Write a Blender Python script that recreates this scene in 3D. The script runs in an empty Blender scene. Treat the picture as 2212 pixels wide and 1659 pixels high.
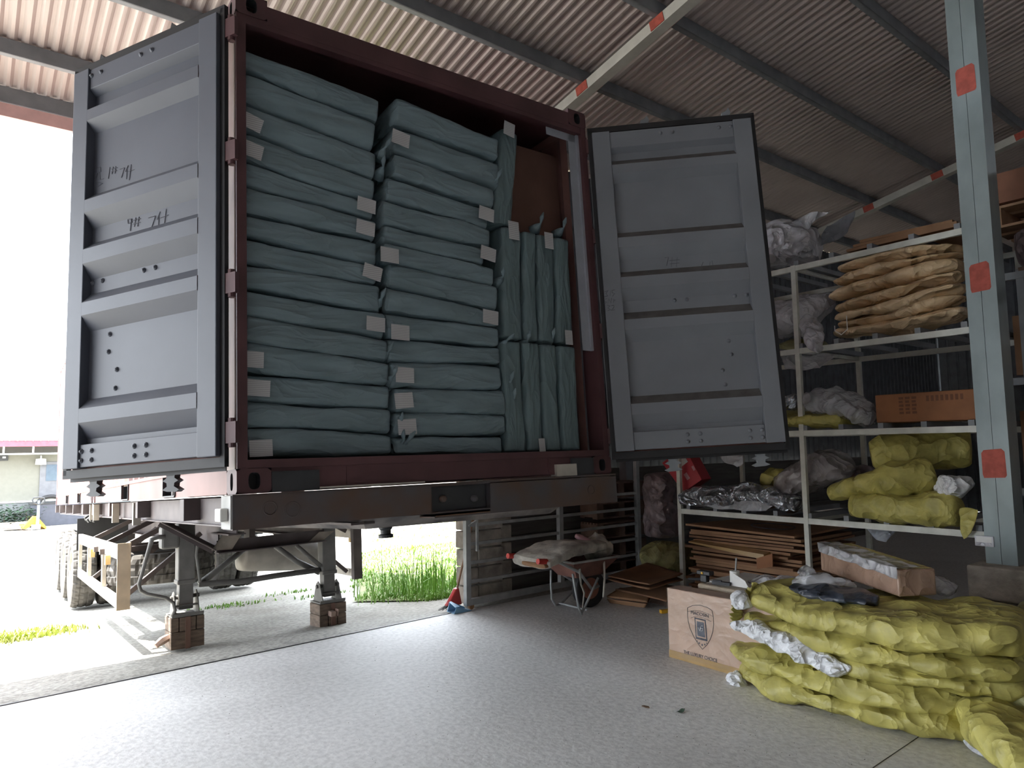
import bpy, bmesh, math, random
from mathutils import Vector, Matrix, noise
rnd = random.Random(11)
sc = bpy.context.scene
COL = sc.collection
PI = math.pi
# ---------------------------------------------------------------- camera
F_PX, YAW, PITCH, ROLL, HC = 1505.05, 0.66370, 0.08940, 0.01500, 1.6
cy, sy, cp, sp = math.cos(YAW), math.sin(YAW), math.cos(PITCH), math.sin(PITCH)
FWD = Vector((sy*cp, cy*cp, sp)); r0 = Vector((cy, -sy, 0)); u0 = r0.cross(FWD)
RIGHT = math.cos(ROLL)*r0 - math.sin(ROLL)*u0
UPV = math.sin(ROLL)*r0 + math.cos(ROLL)*u0
CAMP = Vector((0, 0, HC))
cam = bpy.data.cameras.new('camera'); camo = bpy.data.objects.new('camera', cam); COL.objects.link(camo)
mw = Matrix((RIGHT, UPV, -FWD)).transposed().to_4x4(); mw.translation = CAMP
camo.matrix_world = mw
cam.sensor_fit = 'HORIZONTAL'; cam.sensor_width = 36.0; cam.lens = 36.0*F_PX/2212.0
cam.clip_start = 0.05; cam.clip_end = 400
sc.camera = camo
# ---------------------------------------------------------------- light
SUN_DIR = Vector((-0.42, 0.24, 0.87)).normalized()
sun = bpy.data.lights.new('sun', 'SUN'); sun.energy = 9.0; sun.angle = 0.012; sun.color = (1.0, 0.95, 0.86)
suno = bpy.data.objects.new('sun', sun); COL.objects.link(suno)
suno.rotation_euler = SUN_DIR.to_track_quat('Z', 'Y').to_euler(); suno.location = SUN_DIR*60
w = bpy.data.worlds.new('sky'); sc.world = w; w.use_nodes = True
bg = w.node_tree.nodes['Background']; bg.inputs[0].default_value = (0.86, 0.92, 1.0, 1); bg.inputs[1].default_value = 2.6
sc.view_settings.view_transform = 'Standard'; sc.view_settings.look = 'None'
sc.view_settings.gamma = 1.0; sc.view_settings.use_curve_mapping = False
sc.view_settings.exposure = 1.95
sc.cycles.use_denoising = True
sc.cycles.max_bounces = 12; sc.cycles.diffuse_bounces = 6; sc.cycles.transparent_max_bounces = 16
sc.cycles.caustics_reflective = False; sc.cycles.caustics_refractive = False
sc.cycles.sample_clamp_indirect = 6.0

# ---------------------------------------------------------------- geometry helpers
def ray(px, py):
    return RIGHT*((px-1106)/F_PX) - UPV*((py-829.5)/F_PX) + FWD
def at(px, py, X=None, Y=None, Z=None):
    """the point of the place that lies on a plane X, Y or Z = const along a sight line"""
    v = ray(px, py)
    t = X/v.x if X is not None else (Y/v.y if Y is not None else (Z-HC)/v.z)
    return CAMP + v*t
def ground_z(Y):
    P = [(-50, 0), (5.9, 0), (6.6, -.075), (8, -.22), (11.8, -.585), (15.5, -.8), (25, -1.1), (36, -1.42), (90, -2.2)]
    for (a, za), (b, zb) in zip(P, P[1:]):
        if Y <= b: return za+(zb-za)*(Y-a)/(b-a)
    return P[-1][1]
# container / trailer frame
A1, A2, A3 = -0.02869106, -0.0619906, -0.00561428
CM = Matrix.Rotation(A1, 4, 'Z') @ Matrix.Rotation(A2, 4, 'X') @ Matrix.Rotation(A3, 4, 'Y')
CM.translation = Vector((1.00886, 3.39716, 1.39596))
CMI = CM.inverted()
CAML = CMI @ CAMP
def lc(px, py, u=None, v=None, w=None):
    d = CMI.to_3x3() @ ray(px, py)
    k = (u-CAML.x)/d.x if u is not None else ((v-CAML.y)/d.y if v is not None else (w-CAML.z)/d.z)
    return CAML + d*k

def lin(c):
    return tuple((x/12.92 if x <= .04045 else ((x+.055)/1.055)**2.4) for x in c)
MATS = {}
def mat(name, col, rough=.6, metal=0., var=.12, vscale=6., bump=0., bscale=30., spec=.5, alpha=1., coat=0., dist=0., bdist=.02, col2=None, detail=4., stretch=None, contrast=(.35, .65), ridged=False):
    if name in MATS: return MATS[name]
    m = bpy.data.materials.new(name); m.use_nodes = True; nt = m.node_tree; N = nt.nodes; L = nt.links
    b = N['Principled BSDF']
    b.inputs['Roughness'].default_value = rough; b.inputs['Metallic'].default_value = metal
    b.inputs['Specular IOR Level'].default_value = spec
    b.inputs['Alpha'].default_value = alpha
    b.inputs['Coat Weight'].default_value = coat; b.inputs['Coat Roughness'].default_value = .15
    tc = N.new('ShaderNodeTexCoord'); src = tc.outputs['Object']
    if stretch:
        mp = N.new('ShaderNodeMapping'); mp.inputs['Scale'].default_value = stretch; L.new(src, mp.inputs[0]); src = mp.outputs[0]
    nz = N.new('ShaderNodeTexNoise'); nz.inputs['Scale'].default_value = vscale; nz.inputs['Detail'].default_value = detail
    L.new(src, nz.inputs['Vector'])
    cr = N.new('ShaderNodeValToRGB'); cr.color_ramp.elements[0].position = contrast[0]; cr.color_ramp.elements[1].position = contrast[1]
    c2 = col2 if col2 else tuple(x*(1-var) for x in col); c1 = tuple(min(1, x*(1+var*.6)) for x in col)
    cr.color_ramp.elements[0].color = (*c2, 1); cr.color_ramp.elements[1].color = (*c1, 1)
    L.new(nz.outputs['Fac'], cr.inputs[0]); L.new(cr.outputs[0], b.inputs['Base Color'])
    if bump:
        n2 = N.new('ShaderNodeTexNoise'); n2.inputs['Scale'].default_value = bscale; n2.inputs['Detail'].default_value = 3.5 if ridged else 5; n2.inputs['Distortion'].default_value = dist
        if ridged: n2.noise_type = 'RIDGED_MULTIFRACTAL'; n2.inputs['Offset'].default_value = 1.0; n2.inputs['Gain'].default_value = 1.0
        L.new(src, n2.inputs['Vector'])
        bp = N.new('ShaderNodeBump'); bp.inputs['Strength'].default_value = bump; bp.inputs['Distance'].default_value = bdist
        L.new(n2.outputs['Fac'], bp.inputs['Height']); L.new(bp.outputs[0], b.inputs['Normal'])
    MATS[name] = m
    return m
# --- materials
def concrete_mat(name, c0, c1, grain, rough, bump):
    m = bpy.data.materials.new(name); m.use_nodes = True; nt = m.node_tree; N = nt.nodes; L = nt.links
    b = N['Principled BSDF']; b.inputs['Roughness'].default_value = rough
    tc = N.new('ShaderNodeTexCoord')
    def nz(scale, detail, dist=0.):
        n = N.new('ShaderNodeTexNoise'); n.inputs['Scale'].default_value = scale; n.inputs['Detail'].default_value = detail; n.inputs['Distortion'].default_value = dist
        L.new(tc.outputs['Object'], n.inputs['Vector']); return n
    big = nz(.55, 8, .6); cr = N.new('ShaderNodeValToRGB'); cr.color_ramp.elements[0].position = .36; cr.color_ramp.elements[1].position = .62
    cr.color_ramp.elements[0].color = (*c0, 1); cr.color_ramp.elements[1].color = (*c1, 1); L.new(big.outputs['Fac'], cr.inputs[0])
    fine = nz(28, 10); c2 = N.new('ShaderNodeValToRGB'); c2.color_ramp.elements[0].position = .36; c2.color_ramp.elements[1].position = .60
    c2.color_ramp.elements[0].color = (grain, grain, grain, 1); c2.color_ramp.elements[1].color = (1.04, 1.04, 1.04, 1); L.new(fine.outputs['Fac'], c2.inputs[0])
    vo = N.new('ShaderNodeTexVoronoi'); vo.inputs['Scale'].default_value = 38; L.new(tc.outputs['Object'], vo.inputs['Vector'])
    c3 = N.new('ShaderNodeValToRGB'); c3.color_ramp.elements[0].position = .10; c3.color_ramp.elements[1].position = .22; c3.color_ramp.elements[0].color = (.86, .86, .86, 1); c3.color_ramp.elements[1].color = (1, 1, 1, 1)
    L.new(vo.outputs['Distance'], c3.inputs[0])
    def mul(x, y):
        k = N.new('ShaderNodeMixRGB'); k.blend_type = 'MULTIPLY'; k.inputs[0].default_value = 1; L.new(x, k.inputs[1]); L.new(y, k.inputs[2]); return k.outputs[0]
    L.new(mul(mul(cr.outputs[0], c2.outputs[0]), c3.outputs[0]), b.inputs['Base Color'])
    bp = N.new('ShaderNodeBump'); bp.inputs['Strength'].default_value = bump; bp.inputs['Distance'].default_value = .012
    L.new(fine.outputs['Fac'], bp.inputs['Height']); L.new(bp.outputs[0], b.inputs['Normal'])
    MATS[name] = m; return m
concrete = concrete_mat('concrete_floor', (.58, .575, .56), (.72, .715, .70), .86, .62, .35)
concrete_out = concrete_mat('concrete_yard', (.27, .255, .22), (.44, .43, .39), .62, .9, .7)
soil = mat('soil', (.20, .22, .09), .95, var=.4, vscale=2.5)
roofm = mat('roof_sheet', (.52, .45, .425), .45, metal=.15, var=.10, vscale=1.2)
steel_l = mat('galvanised_steel', (.42, .44, .44), .5, metal=.25, var=.2, vscale=7, detail=8)
steel_p = mat('pale_painted_steel', (.60, .61, .55), .5, var=.12, vscale=9)
purl = mat('purlin_steel', (.22, .235, .25), .6, var=.15)
rafter_m = mat('rafter_paint', (.52, .51, .46), .6, var=.12)
primer = mat('red_primer', (.42, .085, .06), .7, var=.2, vscale=20)
contm = mat('container_paint', (.092, .038, .042), .55, var=.3, vscale=3, detail=8)
contside = mat('container_side_paint', (.27, .14, .122), .6, var=.2, vscale=2, detail=6)
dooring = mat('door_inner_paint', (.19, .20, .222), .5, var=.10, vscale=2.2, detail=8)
doorout = mat('door_outer_paint', (.30, .11, .09), .55, var=.2)
rubber = mat('black_rubber', (.012, .012, .014), .6, var=.3)
tyrem = mat('tyre_rubber', (.085, .08, .075), .85, var=.35, vscale=9)
chas = mat('chassis_paint', (.105, .085, .083), .65, var=.25, vscale=5, detail=7, col2=(.075, .06, .06))
bolst = mat('bolster_steel', (.075, .07, .075), .6, var=.3, vscale=4, detail=8, col2=(.11, .065, .045))
rust = mat('rusty_edge', (.30, .16, .075), .75, var=.35, vscale=12)
legm = mat('leg_steel', (.19, .185, .175), .6, var=.25, vscale=6)
cream = mat('guard_cream_paint', (.62, .50, .36), .6, var=.2, vscale=5)
timber = mat('block_timber', (.20, .15, .115), .85, var=.35, vscale=9, stretch=(1, 1, 4))
balem = mat('bale_wrap', (.20, .27, .295), .55, var=.14, vscale=5, bump=.38, bscale=4, dist=1.0, bdist=.03, stretch=(.7, 2, 2.6), spec=.4, ridged=True)
balev = mat('bale_wrap_upright', (.15, .21, .222), .55, var=.14, vscale=5, bump=.35, bscale=4, dist=1.0, bdist=.03, stretch=(2.6, 2, .7), spec=.4, ridged=True)
tagm = None
sackm = mat('olive_woven_sack', (.45, .405, .115), .5, var=.22, vscale=9, bump=.6, bscale=6.5, dist=.25, bdist=0.03, detail=7, spec=.45, ridged=True)
sackd = mat('drab_woven_sack', (.30, .29, .12), .5, var=.22, vscale=9, bump=.7, bscale=6, dist=.25, bdist=0.045, detail=7, ridged=True)
krafty = mat('kraft_paper_bag', (.74, .55, .33), .5, var=.18, vscale=6, bump=.8, bscale=5, dist=.25, bdist=0.05, detail=6, ridged=True)
card = mat('brown_cardboard', (.30, .165, .085), .75, var=.16, vscale=5, bump=.1, bscale=40)
cardd = mat('dark_cardboard', (.22, .115, .06), .8, var=.2, vscale=5)
cardo = mat('orange_carton', (.26, .105, .04), .7, var=.14, vscale=6)
boxm = mat('wrapped_carton', (.52, .36, .27), .30, var=.10, vscale=4, bump=.15, bscale=6, dist=.6, bdist=.015, coat=.5, stretch=(1, 1, 1.6), ridged=True)
tapem = mat('packing_tape', (.40, .26, .11), .25, var=.12, coat=.4)
film = mat('clear_film', (.80, .82, .86), .22, var=.06, vscale=8, bump=1.0, bscale=6, dist=.25, bdist=0.06, alpha=.5, spec=.8, ridged=True)
filmw = mat('milky_film', (.80, .80, .86), .28, var=.1, vscale=6, bump=1.0, bscale=5, dist=.25, bdist=0.07, alpha=.78, spec=.7, ridged=True)
whitew = mat('white_woven_liner', (.78, .80, .82), .5, var=.1, vscale=12, bump=.8, bscale=12, dist=.25, bdist=0.03, ridged=True)
silver = mat('silvery_packs', (.50, .54, .60), .22, metal=.75, var=.35, vscale=9, bump=1.0, bscale=9, dist=.25, bdist=0.06, coat=.6, ridged=True)
navy = mat('navy_pack', (.035, .045, .065), .35, var=.25, vscale=8, bump=.7, bscale=6, dist=.25, bdist=0.05, coat=.3, ridged=True)
block_m = mat('concrete_block', (.42, .385, .33), .92, var=.3, vscale=7, bump=.7, bscale=24, bdist=.015, detail=8)
wallm = mat('corrugated_wall', (.11, .12, .135), .6, var=.2)
plank = mat('grey_planks', (.115, .11, .105), .85, var=.3, vscale=3, stretch=(.5, 1, 5))
pallet_m = mat('dark_pallet_wood', (.15, .10, .075), .85, var=.35, vscale=6)
red_p = mat('red_plastic', (.50, .035, .03), .4, var=.15)
blue_p = mat('blue_plastic', (.22, .42, .62), .4, var=.1)
yellow_p = mat('yellow_paint', (.62, .36, .03), .45, var=.15)
dark_m = mat('dark_metal', (.03, .032, .036), .5, var=.3)
canvas = mat('grey_canvas', (.52, .495, .43), .8, var=.25, vscale=7, bump=.4, bscale=14, dist=.8, col2=(.25, .235, .21))
pinkc = mat('pink_cloth', (.42, .25, .27), .85, var=.15)
whitep = mat('white_paint', (.75, .75, .73), .5, var=.08)
housew = mat('house_render', (.17, .17, .145), .85, var=.05)
housel = mat('house_base_render', (.135, .145, .145), .85, var=.06)
grassm = mat('grass_blades', (.19, .34, .06), .6, var=.3, vscale=3, col2=(.12, .25, .04))
grassy = mat('dry_grass_blades', (.34, .40, .08), .7, var=.3, vscale=2)
leafm = mat('leaf_green', (.03, .062, .035), .6, var=.3)
ink = mat('dark_ink', (.02, .025, .045), .6, var=.1)
pen = mat('marker_pen', (.10, .10, .12), .7, var=.1)
glassm = mat('dark_glass', (.10, .13, .17), .08, var=.1, spec=.8)
def striped(name, base, dark, scale, axis='Z', rough=.6):
    m = bpy.data.materials.new(name); m.use_nodes = True; nt = m.node_tree; N = nt.nodes; L = nt.links
    b = N['Principled BSDF']; b.inputs['Roughness'].default_value = rough
    tc = N.new('ShaderNodeTexCoord'); wv = N.new('ShaderNodeTexWave'); wv.bands_direction = axis; wv.inputs['Scale'].default_value = scale; wv.inputs['Distortion'].default_value = .2
    L.new(tc.outputs['Generated'], wv.inputs['Vector'])
    cr = N.new('ShaderNodeValToRGB'); cr.color_ramp.elements[0].position = .25; cr.color_ramp.elements[1].position = .45
    cr.color_ramp.elements[0].color = (*dark, 1); cr.color_ramp.elements[1].color = (*base, 1)
    L.new(wv.outputs['Fac'], cr.inputs[0]); L.new(cr.outputs[0], b.inputs['Base Color'])
    return m
tagm = striped('printed_label', (.56, .56, .56), (.38, .38, .39), 3.0)
cartedge = striped('carton_edges', (.30, .165, .085), (.10, .055, .03), 4)

class MB:
    """collects boxes, tubes and prisms into one mesh"""
    def __init__(s): s.v = []; s.f = []
    def quad(s, *p):
        n = len(s.v); s.v += [tuple(q) for q in p]; s.f.append(tuple(range(n, n+len(p)))); return s
    def hexa(s, p):   # 8 corners: bottom 4 ccw, top 4 ccw
        n = len(s.v); s.v += [tuple(q) for q in p]
        for f in ((3, 2, 1, 0), (4, 5, 6, 7), (0, 1, 5, 4), (1, 2, 6, 5), (2, 3, 7, 6), (3, 0, 4, 7)): s.f.append(tuple(n+i for i in f))
        return s
    def box(s, x0, x1, y0, y1, z0, z1):
        return s.hexa([(x0, y0, z0), (x1, y0, z0), (x1, y1, z0), (x0, y1, z0), (x0, y0, z1), (x1, y0, z1), (x1, y1, z1), (x0, y1, z1)])
    def obox(s, c, ax, ay, az):   # centre and three half vectors
        c = Vector(c); ax = Vector(ax); ay = Vector(ay); az = Vector(az)
        return s.hexa([c-ax-ay-az, c+ax-ay-az, c+ax+ay-az, c-ax+ay-az, c-ax-ay+az, c+ax-ay+az, c+ax+ay+az, c-ax+ay+az])
    def bar(s, p, q, wd, ht, up=(0, 0, 1)):
        p = Vector(p); q = Vector(q); t = (q-p).normalized(); u = Vector(up); sd = t.cross(u)
        if sd.length < 1e-4: sd = t.cross(Vector((1, 0, 0)))
        sd.normalize(); u = sd.cross(t)
        return s.obox((p+q)/2, (q-p)/2, sd*wd/2, u*ht/2)
    def tube(s, pts, r, n=10, closed=False):
        pts = [Vector(p) for p in pts]; R = r if isinstance(r, (list, tuple)) else [r]*len(pts)
        base = len(s.v); prev = None
        for i, p in enumerate(pts):
            a = pts[i-1] if i else p; b = pts[i+1] if i < len(pts)-1 else p
            t = (b-a).normalized()
            if prev is None:
                k = Vector((0, 0, 1)) if abs(t.z) < .9 else Vector((1, 0, 0)); prev = t.cross(k).normalized()
            sd = (prev - t*prev.dot(t)).normalized(); prev = sd; up = t.cross(sd)
            for j in range(n):
                an = 2*PI*j/n; s.v.append(tuple(p + (sd*math.cos(an)+up*math.sin(an))*R[i]))
        for i in range(len(pts)-1):
            for j in range(n):
                a = base+i*n+j; b = base+i*n+(j+1) % n; s.f.append((a, b, b+n, a+n))
        s.f.append(tuple(base+j for j in reversed(range(n)))); e = base+(len(pts)-1)*n; s.f.append(tuple(e+j for j in range(n)))
        return s
    def prism(s, poly, d):   # poly: 3-D points, d: extrusion vector
        n = len(s.v); k = len(poly); d = Vector(d)
        s.v += [tuple(Vector(p)) for p in poly]+[tuple(Vector(p)+d) for p in poly]
        s.f.append(tuple(range(n+k-1, n-1, -1))); s.f.append(tuple(range(n+k, n+2*k)))
        for i in range(k): s.f.append((n+i, n+(i+1) % k, n+k+(i+1) % k, n+k+i))
        return s
    def lathe(s, c, axis, prof, n=32):   # prof: (distance along axis, radius)
        c = Vector(c); ax = Vector(axis).normalized(); k = Vector((0, 0, 1)) if abs(ax.z) < .9 else Vector((1, 0, 0))
        sd = ax.cross(k).normalized(); up = ax.cross(sd); base = len(s.v)
        for (h, r) in prof:
            for j in range(n):
                an = 2*PI*j/n; s.v.append(tuple(c+ax*h+(sd*math.cos(an)+up*math.sin(an))*max(r, 1e-4)))
        for i in range(len(prof)-1):
            for j in range(n):
                a = base+i*n+j; b = base+i*n+(j+1) % n; s.f.append((a, b, b+n, a+n))
        return s
    def strip(s, prof, d0, d1):   # sheet: profile points swept from +d0 to +d1
        n = len(s.v); d0 = Vector(d0); d1 = Vector(d1); k = len(prof)
        s.v += [tuple(Vector(p)+d0) for p in prof]+[tuple(Vector(p)+d1) for p in prof]
        for i in range(k-1): s.f.append((n+i, n+i+1, n+k+i+1, n+k+i))
        return s
    def xf(s, M): s.v = [tuple(M @ Vector(p)) for p in s.v]; return s
    def build(s, name, m, parent=None, smooth=False, bevel=0., recalc=True):
        me = bpy.data.meshes.new(name); me.from_pydata(s.v, [], s.f)
        if recalc:
            bm = bmesh.new(); bm.from_mesh(me); bmesh.ops.recalc_face_normals(bm, faces=bm.faces); bm.to_mesh(me); bm.free()
        me.materials.append(m); o = bpy.data.objects.new(name, me); COL.objects.link(o)
        if parent is not None: o.parent = parent
        if smooth:
            for p in me.polygons: p.use_smooth = True
        if bevel:
            b = o.modifiers.new('bevel', 'BEVEL'); b.width = bevel; b.segments = 2; b.limit_method = 'ANGLE'; b.angle_limit = .6
        return o
def tag(o, label=None, cat=None, group=None, kind=None):
    if label: o['label'] = label
    if cat: o['category'] = cat
    if group: o['group'] = group
    if kind: o['kind'] = kind
    return o
def thing(name, label, cat, loc=(0, 0, 0), M=None, group=None, kind=None):
    o = bpy.data.objects.new(name, None); COL.objects.link(o); o.empty_display_size = .1
    if M is not None: o.matrix_world = M
    else: o.location = loc
    return tag(o, label, cat, group, kind)
def struct(o): o['kind'] = 'structure'; return o
ORD = ['zeroth', 'first', 'second', 'third', 'fourth', 'fifth', 'sixth', 'seventh', 'eighth', 'ninth', 'tenth', 'eleventh', 'twelfth', 'thirteenth', 'fourteenth', 'fifteenth', 'sixteenth', 'seventeenth', 'eighteenth', 'nineteenth', 'twentieth', 'twenty-first', 'twenty-second', 'twenty-third']

def lerp_list(a, t):
    if not isinstance(a, (list, tuple)): return a
    x = t*(len(a)-1); i = min(int(x), len(a)-2); return a[i]+(a[i+1]-a[i])*(x-i)
def path_at(pts, t):
    n = len(pts)-1
    if n == 1: return pts[0].lerp(pts[1], t)
    x = t*n; i = min(int(x), n-1); f = x-i
    p0 = pts[max(i-1, 0)]; p1 = pts[i]; p2 = pts[i+1]; p3 = pts[min(i+2, n)]
    return .5*((2*p1)+(p2-p0)*f+(2*p0-5*p1+4*p2-p3)*f*f+(3*p1-p0-3*p2+p3)*f**3)
def bag(name, path, hw, hh, m, parent=None, n=3., nu=44, nv=36, up=(0, 0, 1), endp=6., amp=.02, freq=4., ridge=0., rfreq=3., seed=0, floor=None, endmin=.0, stretch=(1, 1, 1)):
    """a soft sack, bale or bag: a superelliptic section swept along a path, creased by noise. hw: half width, hh: half height"""
    pts = [Vector(p) for p in path]; up = Vector(up); V = []; Fc = []
    sv = Vector((seed*7.31, seed*3.17, seed*5.77))
    for i in range(nu+1):
        s0 = i/nu; s = .5-.5*math.cos(PI*s0) if endp < 20 else s0
        s = .35*s+.65*s0
        c = path_at(pts, s); a = path_at(pts, max(0, s-.02)); b = path_at(pts, min(1, s+.02))
        t = (b-a).normalized(); sd = t.cross(up).normalized(); uu = sd.cross(t)
        e = max(endmin, (max(0, 1-abs(2*s-1)**endp))**(1/endp if endp > 2 else .5))
        w_ = lerp_list(hw, s)*e; h_ = lerp_list(hh, s)*e
        for j in range(nv):
            an = 2*PI*j/nv; ca, sa = math.cos(an), math.sin(an)
            x = math.copysign(abs(ca)**(2/n), ca); y = math.copysign(abs(sa)**(2/n), sa)
            d = sd*x*w_+uu*y*h_; p = c+d
            q = Vector((p.x*stretch[0], p.y*stretch[1], p.z*stretch[2]))
            k = amp*noise.fractal(q*freq+sv, .9, 2.1, 4)
            if ridge:
                k += ridge*(abs(noise.noise(q*rfreq+sv*1.7))*2-.5)
            nd = (sd*ca/max(w_, .02)+uu*sa/max(h_, .02)).normalized() if e > .02 else Vector((0, 0, 0))
            p = p+nd*k*min(1, e*1.5)
            if floor is not None and p.z < floor: p.z = floor+.001*math.sin(j)
            V.append(tuple(p))
    for i in range(nu):
        for j in range(nv):
            a = i*nv+j; b = i*nv+(j+1) % nv; Fc.append((a, b, b+nv, a+nv))
    Fc.append(tuple(reversed(range(nv)))); Fc.append(tuple(nu*nv+j for j in range(nv)))
    mb = MB(); mb.v = V; mb.f = Fc
    return mb.build(name, m, parent, smooth=True)
def sheet(name, P, m, parent=None, nu=24, nv=24, amp=.02, freq=4., seed=0, thick=.004, sag=0.):
    """a soft sheet over a 4-corner patch or a function P(s, t)"""
    if not callable(P):
        a, b, c, d = [Vector(p) for p in P]; fn = lambda s, t: (a.lerp(b, s)).lerp(d.lerp(c, s), t)+Vector((0, 0, -sag*math.sin(PI*s)*math.sin(PI*t)))
    else: fn = P
    sv = Vector((seed*3.3, seed*9.1, seed)); mb = MB()
    for i in range(nu+1):
        for j in range(nv+1):
            p = fn(i/nu, j/nv); mb.v.append(tuple(p+noise.noise_vector(p*freq+sv)*amp))
    for i in range(nu):
        for j in range(nv):
            a = i*(nv+1)+j; mb.f.append((a, a+1, a+nv+2, a+nv+1))
    o = mb.build(name, m, parent, smooth=True)
    if thick:
        so = o.modifiers.new('thickness', 'SOLIDIFY'); so.thickness = thick
    return o
def text_part(name, s, size, M, m, parent, depth=.0006, sx=1.):
    cu = bpy.data.curves.new(name, 'FONT'); cu.body = s; cu.size = size; cu.extrude = depth; cu.align_x = 'CENTER'; cu.align_y = 'CENTER'
    to = bpy.data.objects.new(name+'_curve', cu); COL.objects.link(to)
    dg = bpy.context.evaluated_depsgraph_get(); me = bpy.data.meshes.new_from_object(to.evaluated_get(dg))
    bpy.data.objects.remove(to); bpy.data.curves.remove(cu)
    me.name = name; me.materials.clear(); me.materials.append(m)
    me.transform(M @ Matrix.Diagonal((sx, 1, 1, 1)))
    o = bpy.data.objects.new(name, me); COL.objects.link(o); o.parent = parent
    return o

# ================================================================ SETTING
fl = MB(); fl.prism([(-16, -13, -.12), (18, -13, -.12), (18, 5.86, -.12), (3.94, 5.85, -.12), (-16, 4.82, -.12)], (0, 0, .12))
struct(fl.build('floor', concrete))
# yard
mb = MB(); ys = [4.6, 5.87, 6.2, 6.6, 7.2, 8, 9.5, 11.8, 13.5, 15.5, 20, 25, 36, 60, 90]; xs = [-60, -30, -15, -8, -4, -2, 0, 2, 4, 6, 8, 12, 20, 40, 70]
for i, Y in enumerate(ys):
    for X in xs: mb.v.append((X, Y, ground_z(Y)-.012))
for i in range(len(ys)-1):
    for j in range(len(xs)-1):
        a = i*len(xs)+j; mb.f.append((a, a+1, a+len(xs)+1, a+len(xs)))
struct(mb.build('ground', concrete_out))
mb = MB(); mb.bar((-14, 4.93, -.001), (3.94, 5.845, -.001), .012, .012)
struct(mb.build('floor_joint', dark_m))
# floor crack lower right
a = at(1885, 1659, Z=0); b = at(1990, 1588, Z=0)
mb = MB(); mb.bar(a, b, .004, .003); struct(mb.build('floor_crack', dark_m))
# roof: plane z = HC + RA - .206 Y, ridge at Y=-6
RA, RS = 5.0, .206
def roof_z(Y): return HC+RA-RS*Y if Y > -6 else HC+RA+RS*6-RS*(-6-Y)
prof = []; pitch = .105; X0, X1 = -14., 18.; nseg = int((X1-X0)/pitch)*8
for i in range(nseg+1):
    x = X0+(X1-X0)*i/nseg; ph = (x/pitch) % 1.0
    h = .013*math.cos(2*PI*ph); h = math.copysign(min(abs(h)*1.5, .013), h)
    prof.append((x, 0, h+.015))
mb = MB(); mb.strip(prof, (0, 7.84, roof_z(7.84)), (0, -6, roof_z(-6)))
struct(mb.build('ceiling', roofm, recalc=False))
mb = MB(); mb.strip(prof, (0, -6, roof_z(-6)), (0, -13, roof_z(-13)))
struct(mb.build('ceiling', roofm, recalc=False))
PY = [1.418*RA, 1.215*RA, 1.012*RA, .806*RA, .588*RA, .375*RA, .16*RA, -.06*RA, -.28*RA, -.5*RA, -.72*RA, -.94*RA, -1.16*RA, -1.38*RA, -1.6*RA, -1.82*RA, -2.04*RA, -2.26*RA]
def channel(mb, x0, x1, y, ztop, h=.13, wd=.06, t=.005):
    mb.box(x0, x1, y-t, y+t, ztop-h, ztop); mb.box(x0, x1, y, y+wd, ztop-t*2, ztop); mb.box(x0, x1, y, y+wd, ztop-h, ztop-h+t*2)
for y in PY:
    mb = MB(); channel(mb, -14, 18, y, roof_z(y)-.004); struct(mb.build('purlin', purl))
yE = 1.55*RA
mb = MB(); channel(mb, -14, 18, yE, roof_z(yE)-.004, h=.145); struct(mb.build('purlin', purl))
mb = MB(); mb.box(-14, 18, yE-.01, yE+.05, roof_z(yE)-.29, roof_z(yE)-.165); struct(mb.build('trim_1', mat('eave_beam_paint', (.75, .48, .45), .6)))
for k, x in enumerate((-13.95, -7.65, -1.35, 5.03, 11.42)):
    mb = MB(); mb.bar((x, 7.7, roof_z(7.7)-.19), (x, -6, roof_z(-6)-.19), .12, .11); struct(mb.build('rafter', rafter_m))
    for y in PY[:6]:
        m2 = MB(); m2.bar((x-.065, y-.06, roof_z(y-.06)-.19), (x-.065, y+.10, roof_z(y+.10)-.19), .008, .10)
        m2.bar((x+.065, y-.16, roof_z(y-.16)-.19), (x+.065, y+.0, roof_z(y)-.19), .008, .10)
        struct(m2.build('rafter_marking', primer))
# enclosing walls
def corr_wall(name, p, q, z0, z1, m, pitch=.2, depth=.025):
    p = Vector((*p, 0)); q = Vector((*q, 0)); L = (q-p).length; t = (q-p)/L; nr = Vector((-t.y, t.x, 0)); k = int(L/pitch); pr = []
    for i in range(k):
        for f, d in ((0, 0), (.35, 0), (.45, depth), (.55, depth), (.65, 0)): pr.append(p+t*((i+f)*L/k)+nr*d)
    pr.append(q)
    return struct(MB().strip(pr, (0, 0, z0), (0, 0, z1)).build(name, m, recalc=False))
corr_wall('wall_right', (17.8, 6.7), (17.8, -13), 0, roof_z(6)+1.6, wallm)
corr_wall('wall_front', (17.8, -12.9), (-14, -12.9), 0, 6.4, mat('pale_bounce_wall', (.62, .61, .58), .8))  # unseen wall behind the camera, its pale colour added to bounce fill light
corr_wall('wall_left', (-13.9, -12.9), (-13.9, 3.6), 0, 6.8, wallm)
corr_wall('wall_back', (4.0, 6.62), (17.8, 6.62), 1.245, 5.25, wallm, pitch=.17)
mb = MB()
for k in range(6): mb.box(4.78, 17.8, 6.42, 6.46, .0+k*.195, .185+k*.195)
mb.box(4.62, 17.8, 6.463, 6.49, -.2, 1.30)
struct(mb.build('wall_back', plank))
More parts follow.
